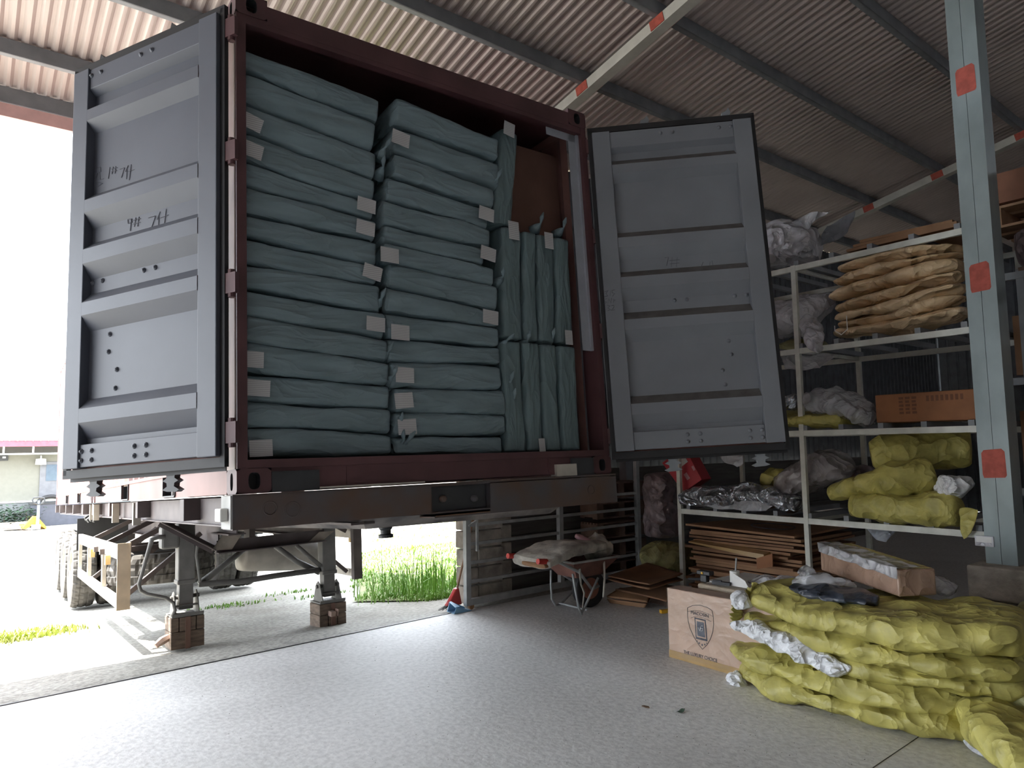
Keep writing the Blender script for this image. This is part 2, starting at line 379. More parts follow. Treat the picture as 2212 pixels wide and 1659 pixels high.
# stone pillar of rough blocks at the gate end
mb = MB(); zz = 0; R2 = random.Random(3)
for k in range(8):
    h = .185
    for (x0, x1) in ((4.085, 4.235), (4.245, 4.56)):
        j = R2.uniform(-.012, .012); mb.box(x0+j*.6, x1, 6.03+j, 6.22, zz, zz+h-.012)
    zz += h
struct(mb.build('wall_pillar', block_m, bevel=.012))
mb = MB()
for k in range(7): mb.box(4.57, 4.72, 6.08, 6.30, .02+k*.19, .02+k*.19+.165)
struct(mb.build('wall_pillar', block_m, bevel=.012))
# gate frame posts of the shed
mb = MB(); mb.box(6.74, 6.86, 6.25, 6.37, 0, 5.2); struct(mb.build('wall_post', purl))

# steel column on its pedestal
XS = 6.0
colm = mat('column_steel', (.23, .275, .28), .48, metal=.2, var=.22, vscale=3, detail=9, stretch=(1, 1, .6))
mb = MB(); CY0, CY1 = 1.79, 1.99; CX = XS-.02
mb.box(CX, CX+.2, CY0, (CY0+CY1)/2-.0015, .69, 6.05); mb.box(CX, CX+.2, (CY0+CY1)/2+.0015, CY1, .69, 6.05)
col = tag(mb.build('column', colm), 'tall grey steel column with red paint squares at the shelf end', 'column'); struct(col)
for (px, py, wpx, hpx) in ((2086, 172, 30, 50), (2117, 598, 30, 50), (2147, 1001, 34, 48)):
    c = at(px, py, X=CX); s = .0043*1.05
    o = MB(); pts = [(-1, -.75), (-.9, -1), (.85, -.95), (1, -.8), (.95, .8), (.7, 1), (-.8, .9), (-1, .7)]
    o.prism([(CX-.0015, c.y-x*wpx*s/2, c.z+z*hpx*s/2) for x, z in pts], (.001, 0, 0)); o.build('red_paint_patch', primer, col)
c = at(2127, 1168, X=CX)
o = MB(); o.box(CX-.012, CX, c.y-.06, c.y+.06, c.z-.04, c.z+.035); o.build('tag_holder', filmw, col)
o = MB(); o.box(CX-.014, CX-.012, c.y-.05, c.y+.05, c.z-.012, c.z+.03); o.build('paper_slip', whitep, col)
mb = MB(); mb.box(5.80, 6.35, 1.42, 2.06, .46, .69); mb.box(5.86, 6.35, .2, 2.02, .23, .45); mb.box(5.86, 6.35, -.6, 2.02, 0, .22); mb.box(5.82, 6.35, .75, 1.40, .46, .66)
struct(mb.build('wall_pedestal', block_m, bevel=.012))

# ================================================================ CONTAINERS (local frame u across, v away, w up)
CW, CH, CL = 2.438, 2.591, 6.058
def casting(mb, hole, u0, u1, v0, v1, w0, w1, front=True, side=None):
    """a corner casting with real oval holes in the front (-v) and one side face"""
    def face(c, ex, ey, nrm, hx, hy, ow, oh):
        c = Vector(c); ex = Vector(ex); ey = Vector(ey); nrm = Vector(nrm); k = 24; n = len(mb.v); outer = []; inner = []; back = []
        for i in range(k):
            a = 2*PI*(i+.5)/k; ca, sa = math.cos(a), math.sin(a); m = max(abs(ca), abs(sa))
            outer.append(c+ex*hx*ca/m+ey*hy*sa/m); q = ex*math.copysign(abs(ca)**.7, ca)*ow+ey*math.copysign(abs(sa)**.7, sa)*oh
            inner.append(c+q); back.append(c+q-nrm*.07)
        mb.v += [tuple(p) for p in outer+inner]
        for i in range(k):
            j = (i+1) % k; mb.f.append((n+i, n+j, n+k+j, n+k+i))
        n2 = len(hole.v); hole.v += [tuple(p) for p in inner+back]
        for i in range(k):
            j = (i+1) % k; hole.f.append((n2+i, n2+j, n2+k+j, n2+k+i))
        hole.f.append(tuple(n2+k+i for i in range(k)))
    cu, cv, cw = (u0+u1)/2, (v0+v1)/2, (w0+w1)/2; hu, hv, hw = (u1-u0)/2, (v1-v0)/2, (w1-w0)/2
    P = lambda a, b, c: (a, b, c)
    mb.quad(P(u0, v0, w0), P(u1, v0, w0), P(u1, v1, w0), P(u0, v1, w0)); mb.quad(P(u0, v0, w1), P(u1, v0, w1), P(u1, v1, w1), P(u0, v1, w1))
    mb.quad(P(u0, v1, w0), P(u1, v1, w0), P(u1, v1, w1), P(u0, v1, w1))
    if front: face((cu, v0, cw), (1, 0, 0), (0, 0, 1), (0, -1, 0), hu, hw, .028, .04)
    else: mb.quad(P(u0, v0, w0), P(u1, v0, w0), P(u1, v0, w1), P(u0, v0, w1))
    for s, uu, nn in ((-1, u0, -1), (1, u1, 1)):
        if side == s: face((uu, cv, cw), (0, 1, 0), (0, 0, 1), (nn, 0, 0), hv, hw, .024, .042)
        else: mb.quad(P(uu, v0, w0), P(uu, v1, w0), P(uu, v1, w1), P(uu, v0, w1))
def container(label, v0, open_end):
    C = thing('shipping_container', label, 'container', M=CM @ Matrix.Translation((0, v0, 0)))
    # corner posts
    for u0, u1 in ((0.004, .052), (CW-.052, CW-.004)):
        for k, (a, b) in enumerate(((.004, .12), (CL-.12, CL-.004))):
            mb = MB(); mb.box(u0, u1, a, b, .118, CH-.118)
            if k == 0 and open_end:   # hollow J profile edge seen from the side
                e = u0 if u0 < 1 else u1; s = 1 if u0 < 1 else -1
                mb.box(min(e-s*.004, e+s*.02), max(e-s*.004, e+s*.02), .12, .175, .118, CH-.118)
            po = mb.build('corner_post', contm, C)
            if k == 0 and open_end and u0 < 1:
                m3 = MB(); m3.box(-.001, .004, .03, .177, .118, CH-.118); tag(m3.build('post_side_plate', mat('faded_cream_paint', (.66, .57, .52), .7, var=.35, vscale=5, stretch=(1, 1, .35)), po), 'faded cream side of the post')
    for u0, u1, sd in ((0, .162, -1), (CW-.162, CW, 1)):
        for w0, w1 in ((0, .118), (CH-.118, CH)):
            for a, b, fr in ((0, .178, True), (CL-.178, CL, False)):
                mb = MB(); ho = MB(); casting(mb, ho, u0, u1, a, b, w0, w1, fr, sd)
                o = mb.build('corner_casting', contm, C); ho.build('casting_hole', dark_m, o)
    # rails, walls
    for s in (0, 1):
        f = (lambda u: u) if s == 0 else (lambda u: CW-u)
        def bx(mb, a, b, *r): mb.box(min(f(a), f(b)), max(f(a), f(b)), *r)
        mb = MB()
        for a, b in ((.178, 1.45), (1.82, 3.40), (3.77, CL-.178)):
            bx(mb, .010, .016, a, b, .02, .155); bx(mb, .010, .075, a, b, .002, .02)
        bx(mb, .0, .05, .178, CL-.178, .140, .165)
        mb.build('bottom_side_rail', contside, C)
        for a, b in ((1.45, 1.82), (3.40, 3.77)):
            mb = MB(); bx(mb, .06, 1.1, a, b, .015, .140); bx(mb, .0, .06, a-.012, a, .01, .15); bx(mb, .0, .06, b, b+.012, .01, .15)
            bx(mb, .0, .06, a, b, .006, .016); mb.build('fork_pocket', dark_m, C)
        pr = []; k = 0; v = .17
        while v < CL-.17:
            for d, uu in ((0, .045), (.07, .045), (.138, .008), (.21, .008)): pr.append((f(uu), min(v+d, CL-.17), 0))
            v += .278
        mb = MB(); mb.strip(pr, (0, 0, .155), (0, 0, CH-.09)); o = mb.build('side_wall', contside, C, recalc=False)
        so = o.modifiers.new('thickness', 'SOLIDIFY'); so.thickness = .002
        mb = MB(); bx(mb, .004, .064, .178, CL-.178, CH-.095, CH-.03); mb.build('top_side_rail', contside, C)
    mb = MB(); mb.box(.02, CW-.02, .05, CL-.05, CH-.04, CH-.036); mb.build('roof_panel', contm, C)
    mb = MB(); mb.box(.02, CW-.02, .06, CL-.05, .128, .155); mb.build('floor_boards', timber, C)
    mb = MB()
    for k in range(18): mb.box(.02, CW-.02, .33+k*.315, .375+k*.315, .01, .127)
    mb.build('cross_member', chas, C)
    if open_end:
        mb = MB(); mb.box(.162, CW-.162, .004, .10, CH-.135, CH-.03); mb.box(.052, CW-.052, .006, .05, CH-.165, CH-.118)
        mb.build('door_header', contm, C)
        mb = MB(); mb.box(.162, CW-.162, .012, .11, .012, .150); mb.box(.052, CW-.052, .004, .06, .119, .160)
        mb.box(.55, .56, .006, .012, .02, .11); mb.box(1.9, 1.91, .006, .012, .02, .11)
        mb.build('door_sill', contm, C)
        mb = MB(); mb.box(CW-.35, CW-.162, -.004, .012, .0, .11); mb.build('sill_recess', dark_m, C)
        mb = MB(); mb.box(.163, .40, -.004, .012, .0, .10); mb.build('sill_recess', dark_m, C)
        fl_m = mat('pale_post_liner', (.34, .36, .40), .6, var=.1)
        mb = MB(); mb.box(2.30, 2.37, .045, .05, .845, 2.425); mb.box(2.365, 2.386, .03, .05, .845, 2.425); mb.box(2.10, 2.37, .045, .05, 2.37, 2.425)
        tag(mb.build('door_seal_strip', fl_m, C), 'pale grey seal strip')
    else:
        mb = MB(); pr = []
        for k in range(9):
            u = .15+k*.24
            for d, vv in ((0, .03), (.06, .03), (.12, .07), (.18, .07)): pr.append((u+d, vv, 0))
        mb.strip(pr, (0, 0, .12), (0, 0, CH-.1)); mb.build('end_wall', contside, C, recalc=False)
    mb = MB(); mb.box(.05, CW-.05, CL-.06, CL-.03, .1, CH-.1); mb.build('end_wall', contside, C)
    return C
CONT = container('brown shipping container on the trailer with both doors open on a load of green bales', 0, True)
CONT2 = container('second shipping container on the trailer, behind the one with open doors', 6.058+.10, False)

# ---- doors: s along the leaf, d towards the cargo face, w up
FR = [(.008, .118)]  # rails
RIDGES = [(.098, .119, .147, .172), (.330, .351, .382, .417), (.453, .474, .509, .544), (.579, .604, .635, .670), (.832, .856, .888, .925)]
doorl = mat('door_inner_paint_shaded', (.082, .090, .112), .5, var=.10, vscale=2.2, detail=8)  # same paint as the right leaf, darkened to offset the stronger light here
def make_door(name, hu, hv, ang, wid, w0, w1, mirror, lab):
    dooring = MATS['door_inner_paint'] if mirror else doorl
    dr = Vector((math.cos(ang), math.sin(ang), 0)); nr = Vector((-dr.y, dr.x, 0)) if not mirror else Vector((dr.y, -dr.x, 0))
    H0 = Vector((hu, hv, 0)); H = w1-w0
    def P(s, d, f): return H0+dr*s+nr*d+Vector((0, 0, w1-f*H))      # f from the top
    D = bpy.data.objects.new(name, None); COL.objects.link(D); D.parent = CONT; D['label'] = lab
    def bx(mb, s0, s1, d0, d1, f0, f1):
        mb.hexa([P(s0, d0, f1), P(s1, d0, f1), P(s1, d1, f1), P(s0, d1, f1), P(s0, d0, f0), P(s1, d0, f0), P(s1, d1, f0), P(s0, d1, f0)])
    e0, e1 = .035, wid-.03
    for s0, s1 in ((e0, e0+.125), (e1-.125, e1)):
        mb = MB(); bx(mb, s0, s1, -.04, .016, .008, .992); mb.build('stile', dooring, D, bevel=.004)
    for f0, f1 in ((.010, .062), (.938, .990)):
        mb = MB(); bx(mb, e0+.125, e1-.125, -.04, .004, f0, f1); mb.build('rail', dooring, D, bevel=.004)
    base = -.034; pk = .018; pr = [P(e0+.125, .003, .062), P(e0+.125, base, .075)]
    for a, b, c, d in RIDGES: pr += [P(e0+.125, base, a), P(e0+.125, pk, b), P(e0+.125, pk, c), P(e0+.125, base, d)]
    pr += [P(e0+.125, base, .937)]
    mb = MB(); mb.strip(pr, (0, 0, 0), dr*(e1-e0-.25)); pan = mb.build('door_panel', dooring, D)
    if mirror:      # brownish dust plus painted-in shade darkens the upward slopes of the ridges
        pan.data.materials.append(mat('dusty_shaded_ledge', (.105, .098, .095), .8, var=.25, vscale=9))
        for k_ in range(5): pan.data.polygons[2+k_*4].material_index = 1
    mb = MB(); bx(mb, e0, e1, -.046, -.041, .006, .994); tag(mb.build('outer_skin', doorout, D), 'brown outer face of the door')
    mb = MB(); t = .03
    bx(mb, e0-t, e0, -.034, -.008, -.006, 1.006); bx(mb, e1, e1+t, -.034, -.008, -.006, 1.006)
    bx(mb, e0-t, e1+t, -.034, -.008, -.012, .006); bx(mb, e0-t, e1+t, -.034, -.008, .994, 1.014)
    bx(mb, e0, e1+.02, -.05, -.044, .996, 1.022)
    tag(mb.build('gasket', rubber, D), 'black rubber gasket round the door edge')
    for s in (.42, 1.0):                # lock rods on the outer face, cams at both ends
        mb = MB(); mb.tube([P(s, -.075, -.018), P(s, -.075, 1.018)], .017, 12)
        for f in (.12, .38, .62, .88): bx(mb, s-.04, s+.04, -.095, -.044, f-.012, f+.012)
        rod = mb.build('lock_rod', steel_l, D)
        for f0, sg in ((-.018, -1), (1.018, 1)):
            mb = MB(); o = .032*sg
            prof = [(-.026, 0), (.026, 0), (.022, .8), (.044, 1.3), (.022, 1.7), (.020, 2.3), (.046, 2.9), (.02, 3.2), (-.03, 3.3), (-.048, 2.9), (-.02, 2.3), (-.022, 1.7), (-.044, 1.3), (-.022, .8)]
            if sg < 0: prof = [(-.02, 0), (.02, 0), (.03, 1.1), (.02, 2.4), (.0, 1.4), (-.018, 1.2)]
            mb.prism([P(s+a*1.25, -.09, f0+o*q*.38) for a, q in prof], nr*.034); mb.build('lock_cam', purl if mirror else dark_m, rod)
    bolts = []
    for f in (.035, .052) if False else (.030,): pass
    for s in (.52, .605, .93, 1.01):
        for f in (.028, .954, .975): bolts.append((s, .004, f))
        bolts.append((s, base, .552))
    for s, f in ((.86, .686), (.868, .727), (.80, .772), (.808, .815)): bolts.append((s, base, f))
    for s, d, f in bolts:
        mb = MB(); mb.lathe(P(s, d-.001, f), nr, [(0, .014), (.004, .014), (.006, .009), (.012, .007), (.013, .0)], 12); mb.build('bolt', dooring, D, smooth=True)
    for f in (.045, .335, .63, .945):   # hinges
        mb = MB(); bx(mb, -.06, .05, -.036, -.012, f-.022, f+.022)
        mb.tube([P(-.02, -.03, f-.03), P(-.02, -.03, f+.03)], .018, 10); mb.build('hinge', contm, D)
    # hand-written marker strokes
    MD = CMI.to_3x3()
    def on(px, py, d):
        dd = MD @ ray(px, py); q0 = H0+nr*d; k = (q0-CAML).dot(nr)/dd.dot(nr); return CAML+dd*k
    if not mirror:
        dm = base+.002; W_ = [[(208, 363), (217, 361), (218, 371), (208, 373), (208, 363)], [(211, 374), (206, 390)], [(215, 373), (216, 388), (224, 386)], [(237, 361), (234, 386)], [(244, 360), (242, 376)], [(250, 359), (248, 375)], [(240, 365), (253, 362)], [(239, 371), (252, 368)],
            [(258, 366), (269, 362), (262, 384)], [(277, 357), (271, 371)], [(274, 366), (273, 387)], [(283, 355), (279, 389)], [(276, 371), (290, 366)], [(208, 393), (222, 396), (210, 404)],
            [(284, 473), (276, 474), (277, 483), (285, 480), (284, 472), (281, 499)], [(293, 470), (290, 490)], [(300, 468), (297, 489)], [(288, 476), (304, 472)], [(287, 484), (303, 480)], [(320, 471), (336, 466), (326, 496)], [(346, 457), (339, 475)], [(343, 468), (342, 493)], [(359, 451), (354, 493)], [(346, 471), (364, 464)]]
    else:
        dm = base+.002; W_ = [[(1436, 557), (1444, 555), (1440, 574)], [(1452, 556), (1450, 577)], [(1463, 556), (1461, 577)], [(1446, 563), (1468, 561)], [(1447, 570), (1468, 568)], [(1519, 566), (1515, 576)], [(1534, 565), (1533, 575)], [(1538, 563), (1540, 574)]]
        for pts in ([(1306, 630), (1314, 627), (1309, 634), (1313, 639), (1305, 641)], [(1319, 627), (1318, 639)], [(1328, 626), (1322, 627), (1322, 632), (1328, 634), (1323, 640)], [(1311, 645), (1304, 648), (1311, 653), (1304, 656)], [(1313, 656), (1315, 645), (1320, 655), (1321, 644)], [(1325, 655), (1325, 646), (1329, 648), (1325, 651)], [(1312, 659), (1318, 661), (1313, 665), (1319, 669), (1313, 671)], [(1321, 660), (1326, 659), (1326, 664), (1320, 671), (1328, 669)]):
            mb = MB(); mb.tube([on(x, y, .0175) for x, y in pts], .0016, 4); mb.build('pen_stroke', pen, D)
    for pts in W_:
        mb = MB(); mb.tube([on(x, y, dm) for x, y in pts], .0017, 4); mb.build('marker_stroke', pen, D)
    return D
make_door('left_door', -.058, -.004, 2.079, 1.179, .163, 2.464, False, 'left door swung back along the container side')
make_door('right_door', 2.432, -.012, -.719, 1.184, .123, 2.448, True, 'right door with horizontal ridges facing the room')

# ---- cargo of green bales (top-level things in the container frame)
def bale(u0, w0t, w0b, u1, w1t, w1b, label, group, vf, seed, upright=False, dep=.26):
    """corners at one end (u0, top, bottom) and at the other end; vf: front face depth"""
    if upright:
        p = [(u0, vf+dep, w0t), ((u0+u1)/2, vf+dep, (w0t+w1t)/2), (u1, vf+dep, w1t)]
        o = bag('green_bale', p, [w0b, (w0b+w1b)/2, w1b], dep, balev, None, n=6, nu=34, nv=40, up=(0, -1, 0), endp=26, amp=.010, freq=5, ridge=.005, rfreq=4, seed=seed, stretch=(1.6, 1, .5))
    else:
        p = [(u0, vf+dep, (w0t+w0b)/2), ((u0+u1)/2, vf+dep, (w0t+w0b+w1t+w1b)/4), (u1, vf+dep, (w1t+w1b)/2)]
        o = bag('green_bale', p, dep, [(w0t-w0b)/2+.002, (w0t-w0b+w1t-w1b)/4+.004, (w1t-w1b)/2+.002], balem, None, n=6.5, nu=40, nv=40, endp=22, amp=.012, freq=4.5, ridge=.008, rfreq=3, seed=seed, stretch=(.45, 1, 1.8))
    o.matrix_world = CM; tag(o, label, 'bale', group)
    return o
def ship_label(o, px, py, wd=.125, ht=.09, rot=0., v=.06, upright=False):
    c = lc(px, py, v=v)
    mb = MB(); a = Vector((math.cos(rot), 0, math.sin(rot)))*wd/2; b = Vector((-math.sin(rot), 0, math.cos(rot)))*ht/2
    mb.obox(c, a, b, (0, .001, 0)); l = mb.build('shipping_label', tagm, o); tag(l, 'white printed label')
def knot(o, px, py, v=.05, s=1., seed=0):
    c = lc(px, py, v=v); R3 = random.Random(seed)
    mb = MB(); d = Vector((R3.uniform(-.5, .5), -.6, R3.uniform(.2, 1))).normalized()
    mb.tube([c+Vector((0, .08, -.03)), c+Vector((0, .03, -.01)), c, c+d*.03*s, c+d*.05*s+Vector((.01, 0, .012))], [.035*s, .018*s, .006, .012*s, .004], 8)
    mb.build('tied_corner', balem, o, smooth=True)
LB = [(2.345, 2.287), (2.212, 2.123), (2.032, 1.947), (1.869, 1.774), (1.709, 1.622), (1.578, 1.52), (1.426, 1.386), (1.305, 1.241), (1.161, 1.132), (1.03, .974), (.899, .816), (.757, .685), (.598, .559), (.452, .419), (.325, .288), (.191, .173)]
RUL = [.845, .815, .815, .80, .79, .80, .80, .80, .815, .84, .85, .855, .862, .862, .862]
LTAG = {2: (543, 263, -.28, 'left'), 3: (544, 323, -.22, 'left'), 5: (792, 443, -.1, 'right'), 6: (790, 492, -.1, 'right'), 8: (805, 588, -.22, 'right'), 10: (812, 700, -.05, 'right'), 11: (545, 776, -.03, 'left'), 12: (559, 838, -.05, 'left'), 14: (564, 968, .03, 'left')}
for i in range(15):
    n = i+1; tg = LTAG.get(i)
    lb = 'dark green bale in the container\'s left stack, %s from the top' % ORD[n]
    if n == 15: lb = 'bottom dark green bale of the container\'s left stack'
    if n == 1: lb = 'topmost dark green bale of the container\'s left stack'
    if tg: lb += ', labelled %s' % tg[3]
    o = bale(.058, LB[i][0], LB[i+1][0], RUL[i], LB[i][1], LB[i+1][1], lb, 'green bales stacked in the container', .075+rnd.uniform(0, .018)+(.02 if i == 12 else 0), i+1)
    if tg: ship_label(o, tg[0], tg[1], .112, .082, tg[2])
    if i in (2, 3, 9, 10, 11, 13, 14): knot(o, [0, 0, 831, 828, 0, 0, 0, 0, 0, 824, 838, 850, 0, 866, 872][i], [0, 0, 320, 360, 0, 0, 0, 0, 0, 645, 760, 812, 0, 914, 950][i], .08, 1.2, i)
MBD = [((.938, 2.321), (1.718, 2.258)), ((.927, 2.142), (1.723, 2.101)), ((.924, 1.977), (1.662, 1.906)), ((.87, 1.818), (1.604, 1.75)), ((.834, 1.667), (1.61, 1.606)), ((.838, 1.50), (1.55, 1.467)), ((.835, 1.395), (1.619, 1.350)), ((.857, 1.277), (1.639, 1.224)), ((.837, 1.132), (1.639, 1.06)), ((.836, .98), (1.633, .955)), ((.838, .827), (1.639, .834)), ((.857, .701), (1.638, .711)), ((.877, .543), (1.664, .566)), ((.869, .409), (1.655, .401)), ((.875, .269), (1.626, .271)), ((.869, .169), (1.633, .159))]
MTAG = {1: (866, 299, -.15, 'left'), 4: (1051, 462, -.12, 'right'), 6: (842, 551, -.02, 'left'), 5: (1055, 548, -.15, 'right'), 9: (1060, 685, -.08, 'right'), 10: (865, 718, -.02, 'left'), 11: (875, 810, -.03, 'left'), 12: (873, 865, .1, 'left'), 13: (880, 922, .05, 'left')}
for i in range(15):
    a, b = MBD[i], MBD[i+1]; n = i+1; tg = MTAG.get(i)
    lb = 'dark green bale in the container\'s middle stack, %s from the top' % ORD[n]
    if n == 15: lb = 'bottom dark green bale of the container\'s middle stack'
    if n == 1: lb = 'topmost dark green bale of the container\'s middle stack'
    if tg: lb += ', labelled %s' % tg[3]
    o = bale(a[0][0]+.006, a[0][1], b[0][1], a[1][0]-.006, a[1][1], b[1][1], lb, 'green bales stacked in the container', .075+rnd.uniform(0, .02), 40+i)
    if tg: ship_label(o, tg[0], tg[1], .115, .088, tg[2])
    if i in (1, 6, 9, 11, 12, 14): knot(o, [0, 1075, 0, 0, 0, 0, 1087, 0, 0, 1095, 0, 1104, 1112, 0, 880][i], [0, 385, 0, 0, 0, 0, 597, 0, 0, 735, 0, 822, 858, 0, 952][i], .08, 1.2, 60+i)
gU = 'upright green bales in the container'
def up(u_t, u_b, w_t, w_b, half_t, half_b, lb, sd, vf=.09):
    return bale(u_t, w_t, half_t, u_b, w_b, half_b, lb, gU, vf, sd, upright=True, dep=.2)
low = [1.645, 1.818, 1.962, 2.112, 2.288]; pos = ['leftmost', 'second from the left', 'third from the left', 'rightmost']
for k in range(4):
    a, b = low[k], low[k+1]
    o = up((a+b)/2, (a+b)/2-.01, .885, .162, (b-a)/2-.003, (b-a)/2-.003, 'upright green bale, %s of four in the container\'s lower right row' % pos[k], 70+k)
    if k == 1: ship_label(o, 1171, 961, .05, .085, .05, .075)
    if k in (0, 2): knot(o, (1140, 0, 1195)[k], (735, 0, 728)[k], .1, 1.3, 80+k)
upr = [(1.70, 1.652), (1.88, 1.842), (2.003, 1.957), (2.16, 2.12), (2.305, 2.285)]
for k in range(4):
    at_, ab = upr[k]; bt, bb = upr[k+1]
    o = up((at_+bt)/2, (ab+bb)/2, 1.655, .89, (bt-at_)/2-.003, (bb-ab)/2-.003, 'upright green bale, %s of four in the container\'s upper right row' % pos[k], 90+k, .10)
    if k == 0: ship_label(o, 1110, 498, .085, .125, 0, .08)
    if k == 2: ship_label(o, 1186, 520, .075, .115, 0, .08)
    if k == 3: ship_label(o, 1229, 729, .065, .10, 0, .08)
    if k in (1, 3): knot(o, (0, 1168, 0, 1217)[k], (0, 482, 0, 492)[k], .1, 1.3, 95+k)
o = up(1.85, 1.725, 2.365, 1.665, .075, .095, 'tall upright green bale standing highest, beside the bare brown board', 99, .12); ship_label(o, 1100, 279, .09, .10, -.15, .10)
mb = MB(); mb.box(1.90, 2.40, .30, .33, 1.60, 2.38); o = mb.build('brown_board', mat('brown_board', (.16, .085, .065), .8, var=.1)); o.matrix_world = CM
tag(o, 'bare reddish brown board standing behind the upright bales at the container top right', 'board')

# ================================================================ TRAILER
TR = thing('semi_trailer', 'dusty brown container trailer standing on its landing legs under the two containers', 'trailer', M=CM)
TL = 12.4
for u in (.72, 1.66):
    mb = MB(); pz = [(.25, -.02), (2.9, -.02), (TL, -.02)]
    for a, b, d in ((.2, 2.7, .17), (2.7, 3.3, .30), (3.3, TL, .42)):
        mb.box(u-.006, u+.006, a, b, -.02-d, -.02); mb.box(u-.07, u+.07, a, b, -.032, -.02); mb.box(u-.07, u+.07, a, b, -.032-d, -.02-d)
    mb.build('main_beam', chas, TR)
mb = MB()      # outer side member below the container
for a, b in ((.2, 3.3), (3.3, 7.0), (7.0, TL-.2)):
    for u in (.10, 2.34): mb.box(u-.006, u+.006, a, b, -.16, -.015); mb.box(u-.03, u+.03, a, b, -.168, -.16)
mb.build('side_member', chas, TR)
for v in (1.2, 2.9, 4.6, 6.05, 7.2, 8.6, 9.9, 11.2, 12.2):
    mb = MB(); mb.box(.0, CW, v-.05, v+.05, -.14, -.012); mb.build('crossbar', chas, TR)
for v in (3.05, 4.3, 5.9, 6.3): 
    mb = MB(); mb.box(-.005, .05, v-.03, v+.03, -.20, -.02); mb.build('bracket', mat('dusty_bracket', (.34, .31, .27), .8), TR)
# front bolster with pockets, lamp and rings
mb = MB(); B0, B1 = -.018, 2.462
mb.box(B0, 1.035, -.012, .0, -.158, -.004); mb.box(1.425, B1, -.012, .0, -.185, -.018)
mb.box(1.035, 1.425, .03, .04, -.168, -.010)
for u in (1.03, 1.425): mb.box(u, u+.006, -.012, .04, -.168, -.008)
mb.box(1.035, 1.425, -.012, .04, -.168, -.160); mb.box(1.035, 1.425, -.012, .04, -.018, -.010)
mb.box(B0, B1, -.012, .16, -.012, -.002); mb.box(B0, 1.05, -.012, .16, -.165, -.158); mb.box(1.05, B1, -.012, .16, -.192, -.184)
mb.box(B0-.004, B0+.003, -.012, .165, -.165, -.002); mb.box(B0, B1, .155, .165, -.15, -.01)
bo = mb.build('front_bolster', bolst, TR)
mb = MB(); mb.box(1.043, 1.418, .020, .028, -.155, -.02); mb.build('bolster_recess', dark_m, bo)
for u, w, r in ((.15, -.075, .032), (.26, -.088, .036), (2.23, -.10, .028)):
    mb = MB(); n = 24; mb.tube([(u+r*math.cos(2*PI*i/n), -.0135, w+r*math.sin(2*PI*i/n)) for i in range(n+1)], .0035, 6); mb.build('welded_ring', bolst, bo)
for u, w in ((1.12, -.09), (1.33, -.10)):
    mb = MB(); mb.lathe((u, .02, w), (0, -1, 0), [(0, .02), (.025, .018), (.03, .008), (.031, 0)], 12); mb.build('coupling_stub', bolst, bo, smooth=True)
mb = MB(); mb.box(B0-.012, B0-.004, -.006, .160, -.160, -.006); mb.build('end_plate', mat('dusty_plate', (.40, .40, .38), .75, var=.2), bo)
mb = MB(); mb.box(B0-.05, B0-.012, .03, .13, -.125, -.062); tag(mb.build('side_lamp', mat('lamp_lens', (.62, .62, .58), .3, coat=.5), TR, bevel=.008), 'pale side lamp')
mb = MB(); mb.box(1.06, B1, -.010, -.004, -.190, -.180); mb.build('rust_edge', rust, bo)
# container resting plates glinting on the bolster
wpl = mat('worn_plate', (.45, .42, .37), .6, var=.2)
for bxs in ((.40, 1.0, -.008, .1, .006, .014), (1.95, 2.12, -.01, .05, .0, .075), (2.2, 2.47, .05, .12, -.016, -.010)):
    mb = MB(); mb.box(*bxs); mb.build('bearing_plate', wpl, bo)
# kingpin plate and its stub
mb = MB()
pp = [(.95, .02, -.175), (.86, 1.35, -.235), (1.62, 1.35, -.235), (1.80, .02, -.20)]
mb.hexa([(.78, .30, -.235), (1.98, .12, -.235), (1.85, 1.9, -.24), (.60, 1.9, -.24), (.70, .17, -.17), (2.03, .07, -.19), (1.9, 1.9, -.2), (.60, 1.9, -.2)])
mb.build('kingpin_plate', mat('worn_kingpin_plate', (.17, .15, .135), .6, var=.45, vscale=5, col2=(.05, .045, .045)), TR)
kp = lc(833, 1143, v=.9)
mb = MB(); mb.lathe((kp.x, .9, -.23), (0, 0, -1), [(0, .05), (.05, .045), (.06, .035), (.085, .035), (.09, .05), (.11, .05), (.11, 0)], 20); mb.build('kingpin', dark_m, TR, smooth=False)
